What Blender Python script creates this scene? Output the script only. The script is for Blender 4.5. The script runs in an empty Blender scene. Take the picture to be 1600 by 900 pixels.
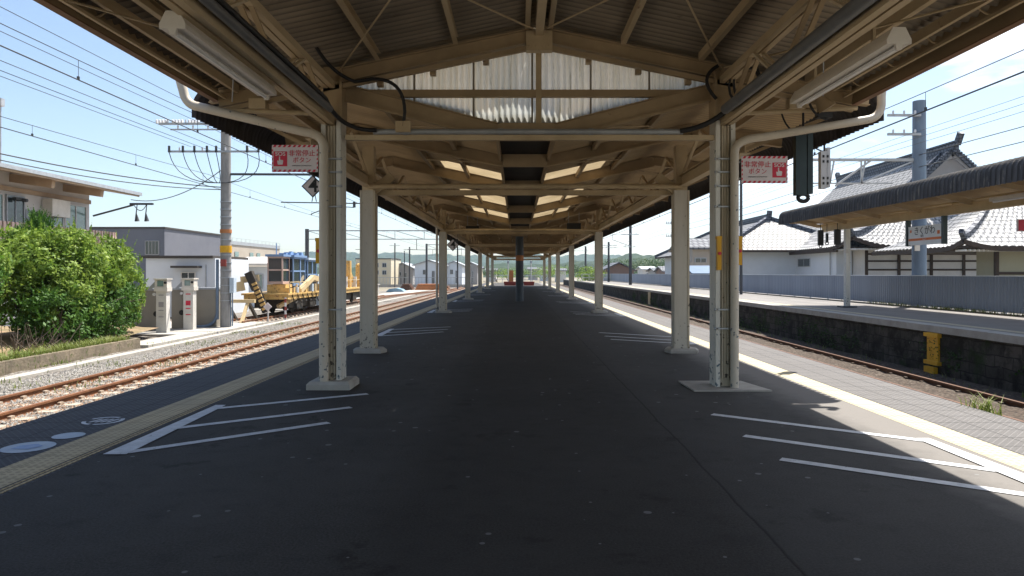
import bpy, math, random
from mathutils import Vector, noise as mnoise
R = math.radians
rnd = random.Random(7)
sc = bpy.context.scene
col = sc.collection
H = 1.4                      # camera height above the platform
F = 1100.0                   # focal length in photo pixels

# ---------------------------------------------------------------- camera, sky, sun, exposure
cam_d = bpy.data.cameras.new('camera'); cam = bpy.data.objects.new('camera', cam_d); col.objects.link(cam)
cam.location = (0, 0, H); cam.rotation_euler = (R(90), 0, 0)
cam_d.sensor_width = 36; cam_d.lens = 36 * F / 1600
cam_d.shift_x = -8 / 1600; cam_d.shift_y = -23 / 1600
cam_d.clip_end = 6000; cam_d.clip_start = 0.05
sc.camera = cam

SUN = Vector((1.16, 1.30, 3.46)).normalized()
elev = math.asin(SUN.z); azim = math.atan2(SUN.x, SUN.y)
w = bpy.data.worlds.new('World'); sc.world = w; w.use_nodes = True
nt = w.node_tree; nt.nodes.clear()
o_ = nt.nodes.new('ShaderNodeOutputWorld'); b_ = nt.nodes.new('ShaderNodeBackground')
s_ = nt.nodes.new('ShaderNodeTexSky'); s_.sky_type = 'NISHITA'; s_.sun_disc = False
s_.sun_elevation = elev; s_.sun_rotation = azim; s_.dust_density = 1.0; s_.air_density = 1.0; s_.ozone_density = 1.0
tc = nt.nodes.new('ShaderNodeTexCoord'); mp = nt.nodes.new('ShaderNodeMapping'); mp.inputs['Scale'].default_value = (1.5, 1.5, 5)
mp.inputs['Location'].default_value = (0.6, 0.3, 0.2)
nz = nt.nodes.new('ShaderNodeTexNoise'); nz.inputs['Scale'].default_value = 1.9; nz.inputs['Detail'].default_value = 8; nz.inputs['Roughness'].default_value = .58
rp = nt.nodes.new('ShaderNodeValToRGB'); rp.color_ramp.elements[0].position = .45; rp.color_ramp.elements[1].position = .66
# thin clouds stand on the sunny (east) half of the sky only
sx = nt.nodes.new('ShaderNodeSeparateXYZ'); mr = nt.nodes.new('ShaderNodeMapRange')
mr.inputs['From Min'].default_value = .05; mr.inputs['From Max'].default_value = .4
ml = nt.nodes.new('ShaderNodeMath'); ml.operation = 'MULTIPLY'
mx = nt.nodes.new('ShaderNodeMix'); mx.data_type = 'RGBA'; mx.inputs['B'].default_value = (12, 12, 12.3, 1)
L = nt.links.new
L(tc.outputs['Generated'], mp.inputs['Vector']); L(mp.outputs[0], nz.inputs['Vector']); L(nz.outputs['Fac'], rp.inputs['Fac'])
L(tc.outputs['Generated'], sx.inputs[0]); L(sx.outputs['X'], mr.inputs['Value'])
L(rp.outputs['Color'], ml.inputs[0]); L(mr.outputs[0], ml.inputs[1])
L(s_.outputs[0], mx.inputs['A']); L(ml.outputs[0], mx.inputs['Factor']); L(mx.outputs['Result'], b_.inputs['Color'])
b_.inputs['Strength'].default_value = 0.085
L(b_.outputs[0], o_.inputs['Surface'])
sd = bpy.data.lights.new('sun', 'SUN'); sd.energy = 5.0; sd.angle = R(.53); sd.color = (1, .95, .87)
so = bpy.data.objects.new('sun', sd); col.objects.link(so); so.rotation_euler = (-SUN).to_track_quat('-Z', 'Y').to_euler(); so.location = (0, 0, 30)
sc.view_settings.view_transform = 'Standard'; sc.view_settings.look = 'None'
sc.view_settings.exposure = 1.2; sc.view_settings.gamma = 1; sc.view_settings.use_curve_mapping = False
sc.cycles.use_denoising = True
sc.cycles.max_bounces = 8; sc.cycles.diffuse_bounces = 4; sc.cycles.glossy_bounces = 3; sc.cycles.transmission_bounces = 4
sc.cycles.volume_bounces = 0
sc.cycles.sample_clamp_indirect = 6

# ---------------------------------------------------------------- helpers
def nodes_of(m):
    m.use_nodes = True; n = m.node_tree; n.nodes.clear()
    out = n.nodes.new('ShaderNodeOutputMaterial'); bs = n.nodes.new('ShaderNodeBsdfPrincipled')
    n.links.new(bs.outputs[0], out.inputs['Surface']); return n, bs, out
def c4(c): return (c[0], c[1], c[2], 1)
def mat(name, c1, c2=None, scale=2.0, rough=.75, metal=0, bump=0, bscale=30, rust=None, rthr=.62, stretch=(1, 1, 1), trans=0, spec=.3):
    m = bpy.data.materials.new(name); n, bs, out = nodes_of(m); l = n.links.new
    c2 = c2 or tuple(v * .8 for v in c1)
    t = n.nodes.new('ShaderNodeTexCoord'); mp = n.nodes.new('ShaderNodeMapping'); mp.inputs['Scale'].default_value = stretch
    l(t.outputs['Object'], mp.inputs['Vector'])
    a = n.nodes.new('ShaderNodeTexNoise'); a.inputs['Scale'].default_value = scale; a.inputs['Detail'].default_value = 6; a.inputs['Roughness'].default_value = .65
    l(mp.outputs[0], a.inputs['Vector'])
    r = n.nodes.new('ShaderNodeValToRGB'); r.color_ramp.elements[0].position = .32; r.color_ramp.elements[1].position = .68
    r.color_ramp.elements[0].color = c4(c2); r.color_ramp.elements[1].color = c4(c1)
    l(a.outputs['Fac'], r.inputs['Fac']); cur = r.outputs['Color']
    if rust:
        b = n.nodes.new('ShaderNodeTexNoise'); b.inputs['Scale'].default_value = scale * 2.7; b.inputs['Detail'].default_value = 8; b.inputs['Roughness'].default_value = .7
        l(mp.outputs[0], b.inputs['Vector'])
        r2 = n.nodes.new('ShaderNodeValToRGB'); r2.color_ramp.elements[0].position = rthr; r2.color_ramp.elements[1].position = rthr + .07
        l(b.outputs['Fac'], r2.inputs['Fac'])
        mx = n.nodes.new('ShaderNodeMix'); mx.data_type = 'RGBA'; mx.inputs['B'].default_value = c4(rust)
        l(r2.outputs['Color'], mx.inputs['Factor']); l(cur, mx.inputs['A']); cur = mx.outputs['Result']
    l(cur, bs.inputs['Base Color'])
    bs.inputs['Roughness'].default_value = rough; bs.inputs['Metallic'].default_value = metal; bs.inputs['Specular IOR Level'].default_value = spec
    if bump:
        d = n.nodes.new('ShaderNodeTexNoise'); d.inputs['Scale'].default_value = bscale; d.inputs['Detail'].default_value = 4
        l(t.outputs['Object'], d.inputs['Vector'])
        bp = n.nodes.new('ShaderNodeBump'); bp.inputs['Strength'].default_value = bump; bp.inputs['Distance'].default_value = .02
        l(d.outputs['Fac'], bp.inputs['Height']); l(bp.outputs[0], bs.inputs['Normal'])
    if trans:
        tr = n.nodes.new('ShaderNodeBsdfTranslucent'); l(cur, tr.inputs['Color'])
        ms = n.nodes.new('ShaderNodeMixShader'); ms.inputs[0].default_value = trans
        l(bs.outputs[0], ms.inputs[1]); l(tr.outputs[0], ms.inputs[2]); l(ms.outputs[0], out.inputs['Surface'])
    return m
def glass_dark(name, c, rough=.08):
    m = bpy.data.materials.new(name); n, bs, out = nodes_of(m)
    bs.inputs['Base Color'].default_value = c4(c); bs.inputs['Roughness'].default_value = rough; bs.inputs['Specular IOR Level'].default_value = .9
    return m

def chips(m, colr, z0=.0, z1=1.3):
    """paint flaked off to the primer, mostly near the foot"""
    n = m.node_tree; bs = [x for x in n.nodes if x.type == 'BSDF_PRINCIPLED'][0]; l = n.links.new; src = bs.inputs['Base Color'].links[0].from_socket
    t = n.nodes.new('ShaderNodeTexCoord').outputs['Object']; g = n.nodes.new('ShaderNodeNewGeometry'); s = n.nodes.new('ShaderNodeSeparateXYZ'); l(g.outputs['Position'], s.inputs[0])
    a = n.nodes.new('ShaderNodeTexNoise'); a.inputs['Scale'].default_value = 16; a.inputs['Detail'].default_value = 5; l(t, a.inputs['Vector'])
    r_ = n.nodes.new('ShaderNodeMapRange'); r_.inputs['From Min'].default_value = z0; r_.inputs['From Max'].default_value = z1; r_.inputs['To Min'].default_value = .035; r_.inputs['To Max'].default_value = -.08; l(s.outputs['Z'], r_.inputs['Value'])
    d = n.nodes.new('ShaderNodeMath'); l(a.outputs['Fac'], d.inputs[0]); l(r_.outputs[0], d.inputs[1])
    q = n.nodes.new('ShaderNodeMapRange'); q.inputs['From Min'].default_value = .60; q.inputs['From Max'].default_value = .625; l(d.outputs[0], q.inputs['Value'])
    x = n.nodes.new('ShaderNodeMix'); x.data_type = 'RGBA'; l(q.outputs[0], x.inputs['Factor']); l(src, x.inputs['A']); x.inputs['B'].default_value = c4(colr); l(x.outputs['Result'], bs.inputs['Base Color'])
def grooves(m, wl, amt, dark=.3):
    """shade painted into the grooves of corrugated sheet running across y"""
    n = m.node_tree; bs = [x for x in n.nodes if x.type == 'BSDF_PRINCIPLED'][0]; l = n.links.new; src = bs.inputs['Base Color'].links[0].from_socket
    t = n.nodes.new('ShaderNodeTexCoord').outputs['Object']; s = n.nodes.new('ShaderNodeSeparateXYZ'); l(t, s.inputs[0])
    def mm(op, a, b=None):
        x = n.nodes.new('ShaderNodeMath'); x.operation = op
        for i, v in enumerate((a, b)):
            if v is None: continue
            if isinstance(v, (int, float)): x.inputs[i].default_value = v
            else: l(v, x.inputs[i])
        return x.outputs[0]
    w_ = mm('SINE', mm('MULTIPLY', s.outputs['Y'], 2 * math.pi / wl)); w_ = mm('POWER', mm('ADD', mm('MULTIPLY', w_, -.5), .5), 2.5)
    a = n.nodes.new('ShaderNodeTexNoise'); a.inputs['Scale'].default_value = 1.6; a.inputs['Detail'].default_value = 5; l(t, a.inputs['Vector'])
    f = mm('MULTIPLY', mm('MULTIPLY', w_, amt), mm('ADD', a.outputs['Fac'], .45))
    x = n.nodes.new('ShaderNodeMix'); x.data_type = 'RGBA'; l(f, x.inputs['Factor']); l(src, x.inputs['A']); x.inputs['B'].default_value = (.03, .026, .022, 1); l(x.outputs['Result'], bs.inputs['Base Color'])
class MB:
    def __init__(s): s.v = []; s.f = []; s.sm = []
    def add(s, vs, fs, smooth=False):
        o = len(s.v); s.v += [tuple(p) for p in vs]
        s.f += [tuple(i + o for i in f) for f in fs]; s.sm += [smooth] * len(fs); return s
    def box(s, x0, y0, z0, x1, y1, z1):
        vs = [(x, y, z) for z in (z0, z1) for y in (y0, y1) for x in (x0, x1)]
        return s.add(vs, [(0, 2, 3, 1), (4, 5, 7, 6), (0, 1, 5, 4), (2, 6, 7, 3), (0, 4, 6, 2), (1, 3, 7, 5)])
    def bar(s, a, b, w, h, up=(0, 0, 1)):
        a = Vector(a); b = Vector(b); d = (b - a).normalized(); u = Vector(up)
        if abs(d.dot(u)) > .99: u = Vector((0, 1, 0))
        r = d.cross(u).normalized(); u = r.cross(d).normalized()
        vs = [p + r * (sx * w / 2) + u * (sz * h / 2) for p in (a, b) for sz in (-1, 1) for sx in (-1, 1)]
        return s.add(vs, [(0, 1, 3, 2), (4, 6, 7, 5), (0, 4, 5, 1), (2, 3, 7, 6), (0, 2, 6, 4), (1, 5, 7, 3)])
    def ibeam(s, a, b, w, h, t=.012, up=(0, 0, 1)):
        a = Vector(a); b = Vector(b); d = (b - a).normalized(); u = Vector(up)
        r = d.cross(u).normalized(); u = r.cross(d).normalized()
        s.bar(a + u * (h / 2 - t / 2), b + u * (h / 2 - t / 2), w, t, up); s.bar(a - u * (h / 2 - t / 2), b - u * (h / 2 - t / 2), w, t, up)
        return s.bar(a, b, t, h - 2 * t, up)
    def tube(s, pts, r, n=8, cap=True):
        pts = [Vector(p) for p in pts]; rings = []; vs = []
        rr = r if isinstance(r, (list, tuple)) else [r] * len(pts)
        prev = None
        for i, p in enumerate(pts):
            d = (pts[min(i + 1, len(pts) - 1)] - pts[max(i - 1, 0)]).normalized()
            if prev is None:
                u = Vector((0, 0, 1)) if abs(d.z) < .9 else Vector((1, 0, 0))
            else: u = prev
            x = d.cross(u).normalized(); y = x.cross(d).normalized(); prev = y
            for k in range(n):
                a = 2 * math.pi * k / n; vs.append(p + (x * math.cos(a) + y * math.sin(a)) * rr[i])
        fs = [(i * n + k, i * n + (k + 1) % n, (i + 1) * n + (k + 1) % n, (i + 1) * n + k) for i in range(len(pts) - 1) for k in range(n)]
        s.add(vs, fs, True)
        if cap:
            s.add(vs[:n], [tuple(range(n))]); s.add(vs[-n:], [tuple(range(n))[::-1]])
        return s
    def poly(s, pts): return s.add(pts, [tuple(range(len(pts)))])
    def prism(s, pts2, fn0, fn1):
        n = len(pts2); vs = [fn0(*p) for p in pts2] + [fn1(*p) for p in pts2]
        return s.add(vs, [tuple(range(n))[::-1], tuple(range(n, 2 * n))] + [(i, (i + 1) % n, n + (i + 1) % n, n + i) for i in range(n)])
    def disc(s, c, r, n=24, z=None):
        return s.poly([(c[0] + r * math.cos(2 * math.pi * k / n), c[1] + r * math.sin(2 * math.pi * k / n), c[2]) for k in range(n)])
    def corr(s, prof, y0, y1, wl=.09, amp=.011, seg=6, axis='y'):
        """profile polyline (x,z) swept along y with a sine corrugation along y"""
        n = max(2, int((y1 - y0) / wl * seg)); vs = []; m = len(prof)
        nr = []
        for i in range(m):
            a = prof[max(i - 1, 0)]; b = prof[min(i + 1, m - 1)]; dx, dz = b[0] - a[0], b[1] - a[1]; l = math.hypot(dx, dz) or 1; nr.append((-dz / l, dx / l))
        for j in range(n + 1):
            y = y0 + (y1 - y0) * j / n; o = amp * math.sin(2 * math.pi * y / wl)
            for i in range(m): vs.append((prof[i][0] + nr[i][0] * o, y, prof[i][1] + nr[i][1] * o))
        fs = [(j * m + i, j * m + i + 1, (j + 1) * m + i + 1, (j + 1) * m + i) for j in range(n) for i in range(m - 1)]
        return s.add(vs, fs, True)
    def build(s, name, m, parent=None, solid=0):
        me = bpy.data.meshes.new(name); me.from_pydata(s.v, [], s.f); me.polygons.foreach_set('use_smooth', s.sm)
        me.update(); me.materials.append(m)
        o = bpy.data.objects.new(name, me); col.objects.link(o)
        if parent is not None: o.parent = parent; o.location = -parent.location if not parent.get('_local') else (0, 0, 0)
        return o
def tag(o, label=None, cat=None, group=None, kind=None):
    if label: o['label'] = label
    if cat: o['category'] = cat
    if group: o['group'] = group
    if kind: o['kind'] = kind
    return o
def thing(name, loc, label, cat, group=None, local=False):
    o = bpy.data.objects.new(name, None); col.objects.link(o); o.location = loc; o.empty_display_size = .2
    if local: o['_local'] = 1
    return tag(o, label, cat, group)
def copy_tree(o, loc=None, label=None, parent=None, rz=None, group=None):
    c = o.copy(); col.objects.link(c)
    if parent is not None: c.parent = parent
    if loc is not None: c.location = loc
    if rz is not None: c.rotation_euler = (0, 0, rz)
    if label: c['label'] = label
    if group: c['group'] = group
    for ch in list(o.children): copy_tree(ch, parent=c)
    return c
def P(x, y, Y): return Vector(((x - 808) / F * Y, Y, H + (427 - y) / F * Y))   # point at real distance Y
def G(x, y, z=0.0):                                                             # point on the level z
    Y = (H - z) * F / (y - 427); return Vector(((x - 808) / F * Y, Y, z))
def arc(p, q, c, n=8):
    p, q, c = Vector(p), Vector(q), Vector(c)
    return [(1 - t) ** 2 * p + 2 * t * (1 - t) * c + t * t * q for t in [i / n for i in range(n + 1)]]
def txt(body, size, mtl, parent, loc, rot, name='lettering', bold=0, sx=1):
    c = bpy.data.curves.new('t', 'FONT'); c.body = body; c.size = size; c.align_x = 'CENTER'; c.align_y = 'CENTER'; c.offset = bold; c.extrude = .001
    t = bpy.data.objects.new('t', c); col.objects.link(t); bpy.context.view_layer.update()
    me = bpy.data.meshes.new_from_object(t.evaluated_get(bpy.context.evaluated_depsgraph_get()))
    bpy.data.objects.remove(t); me.materials.clear(); me.materials.append(mtl)
    o = bpy.data.objects.new(name, me); col.objects.link(o); o.rotation_euler = rot; o.scale = (sx, 1, 1)
    o.parent = parent; o.location = Vector(loc) - (parent.location if not parent.get('_local') else Vector()); return o

# ---------------------------------------------------------------- materials
M = {}
M['cream'] = mat('cream_steel', (.57, .45, .29), (.40, .31, .19), 1.6, .6, rust=(.16, .085, .045), rthr=.66, stretch=(1, .4, 1))
M['pale'] = mat('pale_cream_steel', (.62, .53, .38), (.48, .40, .28), 1.8, .6, rust=(.2, .12, .07), rthr=.66)
M['lip'] = mat('rust_stained_lip', (.26, .15, .095), (.17, .10, .06), 2.5, .7)
M['brown'] = mat('brown_steel', (.43, .32, .195), (.28, .21, .125), 1.4, .65, rust=(.15, .08, .045), rthr=.66, stretch=(1, .4, 1))
M['sheet'] = mat('aged_roof_sheet', (.36, .30, .225), (.22, .18, .135), 1.1, .7, stretch=(.5, 1.6, 1), rust=(.10, .075, .055), rthr=.64)
M['farsheet'] = mat('beige_roof_sheet', (.60, .45, .27), (.38, .285, .17), .8, .7, stretch=(.5, 1.2, 1), rust=(.14, .09, .055), rthr=.64)
M['curl'] = mat('weathered_cladding', (.11, .10, .105), (.05, .045, .045), 2.2, .85, stretch=(1, 3, .6), bump=.2)
M['roofgrey'] = mat('mossy_grey_cladding', (.15, .145, .145), (.065, .063, .066), 2, .9, stretch=(1, 6, .4), bump=.6, rust=(.27, .24, .20), rthr=.55)
M['white'] = mat('white_column_paint', (.70, .69, .64), (.52, .50, .44), 2.4, .5, rust=(.25, .17, .10), rthr=.70, stretch=(2, 2, .35))
M['offwhite'] = mat('aged_offwhite_paint', (.54, .50, .43), (.43, .39, .32), 2.4, .5, rust=(.25, .16, .09), rthr=.68, stretch=(2, 2, .35))
M['whitepost'] = mat('post_white', (.62, .60, .56), (.5, .48, .44), 2, .5)
M['stain'] = mat('stained_column_paint', (.56, .50, .39), (.42, .35, .25), 3, .6, rust=(.20, .11, .05), rthr=.62, stretch=(3, 3, .35))
M['greypipe'] = mat('grey_conduit', (.16, .165, .17), (.11, .115, .12), 3, .45)
M['pvc'] = mat('cream_drainpipe', (.58, .52, .43), (.46, .41, .33), 1.5, .45)
M['black'] = mat('black_rubber', (.018, .018, .02), (.03, .03, .032), 5, .5)
M['gutter'] = mat('dark_gutter', (.022, .02, .02), (.04, .035, .03), 3, .8)
M['frp'] = mat('translucent_panel', (.66, .67, .64), (.46, .47, .42), 1.4, .5, trans=.55, stretch=(8, 1, .35), rust=(.30, .30, .24), rthr=.58)
M['frp2'] = mat('translucent_roof_panel', (.46, .36, .22), (.30, .23, .13), 1.2, .5, trans=.42)
M['lamp'] = mat('lamp_housing', (.66, .62, .56), (.55, .51, .45), 3, .4)
M['tubeoff'] = mat('unlit_tube', (.80, .80, .80), (.74, .74, .74), 3, .3)
M['asphalt_post'] = mat('bluegrey_post', (.07, .085, .10), (.05, .06, .07), 2, .5, rust=(.12, .08, .05), rthr=.7)
M['orange'] = mat('orange_paint', (.50, .20, .07), (.34, .13, .05), 3, .6, rust=(.2, .1, .06), rthr=.6)
M['yellow'] = mat('yellow_paint', (.72, .40, .03), (.60, .31, .02), 3, .5, rust=(.2, .1, .03), rthr=.68)
M['line'] = mat('white_line_paint', (.66, .67, .69), (.48, .49, .51), 9, .7, rust=(.16, .16, .16), rthr=.60)
M['concrete'] = mat('pale_concrete', (.42, .40, .36), (.30, .28, .25), 2.5, .85, bump=.3, bscale=25)
M['concpole'] = mat('concrete_pole', (.33, .32, .31), (.20, .195, .19), 3, .8, stretch=(1, 1, .3))
M['bluepole'] = mat('bluegrey_steel_pole', (.16, .22, .30), (.12, .16, .22), 3, .6, stretch=(1, 1, .3))
M['darkpole'] = mat('dark_steel_pole', (.05, .055, .06), (.08, .08, .085), 3, .6)
M['galv'] = mat('galvanised_steel', (.42, .44, .46), (.30, .32, .34), 4, .5, metal=.3)
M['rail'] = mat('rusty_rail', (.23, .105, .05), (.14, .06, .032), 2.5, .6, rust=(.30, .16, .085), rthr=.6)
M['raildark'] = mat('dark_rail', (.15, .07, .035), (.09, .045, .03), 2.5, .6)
M['sleeper'] = mat('concrete_sleeper', (.46, .41, .34), (.27, .19, .13), 4, .9, rust=(.30, .15, .08), rthr=.55)
M['sleeperdark'] = mat('old_sleeper', (.13, .10, .075), (.08, .06, .045), 4, .9)
M['wire'] = mat('overhead_wire', (.05, .055, .06), (.04, .04, .04), 2, .5)
M['insul'] = mat('white_insulator', (.62, .64, .68), (.50, .5, .52), 3, .3)
M['boardwhite'] = mat('enamel_white', (.80, .80, .78), (.72, .72, .70), 3, .4)
M['red'] = mat('sign_red', (.58, .035, .07), (.50, .03, .06), 4, .5)
M['signwhite'] = mat('sign_white', (.66, .60, .60), (.60, .54, .54), 4, .5)
M['ink'] = mat('sign_ink', (.02, .02, .02), (.03, .03, .03), 4, .5)
M['signorange'] = mat('sign_orange', (.75, .20, .05), (.68, .17, .04), 4, .5)
M['device'] = mat('dark_green_casing', (.015, .03, .032), (.022, .04, .042), 4, .35)
M['plaster'] = mat('white_plaster', (.62, .61, .60), (.52, .51, .50), .6, .85)
M['timber'] = mat('dark_timber', (.055, .035, .025), (.035, .025, .02), 3, .7)
M['brownwood'] = mat('brown_eave_board', (.46, .34, .24), (.36, .26, .18), 1.5, .7)
M['glassg'] = glass_dark('greenish_window', (.16, .24, .23), .12)
M['glassd'] = glass_dark('dark_window', (.025, .035, .04), .08)
M['shedwall'] = mat('pale_blue_siding', (.62, .66, .72), (.55, .59, .64), .5, .7)
M['greywall'] = mat('grey_siding', (.34, .33, .33), (.28, .27, .27), .3, .8)
M['slate'] = mat('slate_siding', (.15, .155, .18), (.12, .125, .15), .3, .8)
M['olivewall'] = mat('olive_plaster', (.34, .33, .25), (.29, .28, .21), .4, .85)
M['beigewall'] = mat('beige_siding', (.42, .37, .31), (.36, .31, .26), .3, .8)
M['darkroof'] = mat('dark_flat_roof', (.07, .06, .055), (.05, .045, .04), 1, .7)
M['fencebeige'] = mat('beige_panel', (.27, .245, .205), (.23, .21, .175), 1, .7)
M['kerb'] = mat('weathered_kerb', (.26, .21, .15), (.13, .11, .08), 2.4, .95, bump=.7, bscale=14, rust=(.09, .10, .04), rthr=.55)
M['tarp'] = mat('faded_blue_tarp', (.22, .34, .42), (.16, .26, .33), 2, .6)
M['soil'] = mat('dry_soil', (.30, .20, .13), (.14, .12, .06), 2.5, .95, bump=.6, bscale=12, rust=(.08, .12, .03), rthr=.58)
M['bark'] = mat('grey_bark', (.17, .13, .10), (.09, .07, .055), 5, .9, bump=.5)
M['blueteal'] = mat('blue_cab_paint', (.20, .31, .50), (.15, .24, .40), 3, .5, rust=(.35, .38, .42), rthr=.62)
M['paleblue'] = mat('pale_cab_panel', (.50, .58, .66), (.42, .50, .58), 2, .4)
M['pinkcab'] = mat('faded_cab_frame', (.52, .38, .33), (.42, .30, .25), 2, .5)
M['mach'] = mat('machine_yellow', (.66, .44, .16), (.52, .33, .11), 3, .6, rust=(.18, .11, .07), rthr=.55)
M['machpale'] = mat('machine_cream', (.62, .48, .28), (.5, .38, .2), 2, .5)
M['under'] = mat('dark_undergear', (.03, .028, .025), (.05, .04, .03), 3, .7)
M['bluetile'] = mat('blue_metal_roof', (.10, .17, .27), (.08, .13, .21), 1, .5)
M['redbrown'] = mat('redbrown_plastic', (.30, .06, .05), (.22, .05, .04), 3, .6)

grooves(M['sheet'], .13, .55); grooves(M['farsheet'], .13, .35); grooves(M['curl'], .13, .8); grooves(M['roofgrey'], .17, .95)  # corrugation shading painted in as dark stripes
chips(M['white'], (.10, .14, .16)); chips(M['offwhite'], (.16, .15, .14), 0, .8); chips(M['stain'], (.11, .09, .07)); chips(M['pvc'], (.12, .14, .15), -.2, 1.0)
def leafmat(name, a, b, tr=.35):
    m = bpy.data.materials.new(name); n, bs, out = nodes_of(m); l = n.links.new
    t = n.nodes.new('ShaderNodeTexCoord'); x = n.nodes.new('ShaderNodeTexNoise'); x.inputs['Scale'].default_value = 2.6; x.inputs['Detail'].default_value = 8; x.inputs['Roughness'].default_value = .75
    l(t.outputs['Object'], x.inputs['Vector']); r = n.nodes.new('ShaderNodeValToRGB')
    r.color_ramp.elements[0].position = .38; r.color_ramp.elements[1].position = .62
    r.color_ramp.elements[0].color = c4(a); r.color_ramp.elements[1].color = c4(b)
    l(x.outputs['Fac'], r.inputs['Fac']); l(r.outputs[0], bs.inputs['Base Color']); bs.inputs['Roughness'].default_value = .55
    bs.inputs['Specular IOR Level'].default_value = .25
    d = n.nodes.new('ShaderNodeBsdfTranslucent'); l(r.outputs[0], d.inputs['Color'])
    s = n.nodes.new('ShaderNodeMixShader'); s.inputs[0].default_value = tr
    l(bs.outputs[0], s.inputs[1]); l(d.outputs[0], s.inputs[2]); l(s.outputs[0], out.inputs['Surface']); return m
M['leafbright'] = leafmat('bright_leaves', (.07, .16, .02), (.29, .38, .06), .4)
M['leafdark'] = leafmat('conifer_leaves', (.04, .10, .015), (.09, .19, .03), .3)
M['leaffar'] = leafmat('far_leaves', (.03, .065, .02), (.07, .12, .03), .25)
M['grassm'] = leafmat('grass_blades', (.12, .18, .03), (.22, .24, .07), .3)

def mathn(n, op, a, b=None, clamp=False):
    x = n.nodes.new('ShaderNodeMath'); x.operation = op; x.use_clamp = clamp
    for i, v in enumerate((a, b)):
        if v is None: continue
        if isinstance(v, (int, float)): x.inputs[i].default_value = v
        else: n.links.new(v, x.inputs[i])
    return x.outputs[0]
def mixc(n, f, a, b, mode='MIX'):
    x = n.nodes.new('ShaderNodeMix'); x.data_type = 'RGBA'; x.blend_type = mode
    for k, v in (('Factor', f), ('A', a), ('B', b)):
        if isinstance(v, (int, float)): x.inputs[k].default_value = v
        elif isinstance(v, tuple): x.inputs[k].default_value = c4(v)
        else: n.links.new(v, x.inputs[k])
    return x.outputs['Result']
def noi(n, vec, scale, detail=4, rough=.6):
    x = n.nodes.new('ShaderNodeTexNoise'); x.inputs['Scale'].default_value = scale; x.inputs['Detail'].default_value = detail; x.inputs['Roughness'].default_value = rough
    n.links.new(vec, x.inputs['Vector']); return x.outputs['Fac']
def rampf(n, f, a, b):
    x = n.nodes.new('ShaderNodeMapRange'); x.inputs['From Min'].default_value = a; x.inputs['From Max'].default_value = b; n.links.new(f, x.inputs['Value']); return x.outputs[0]

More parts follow.
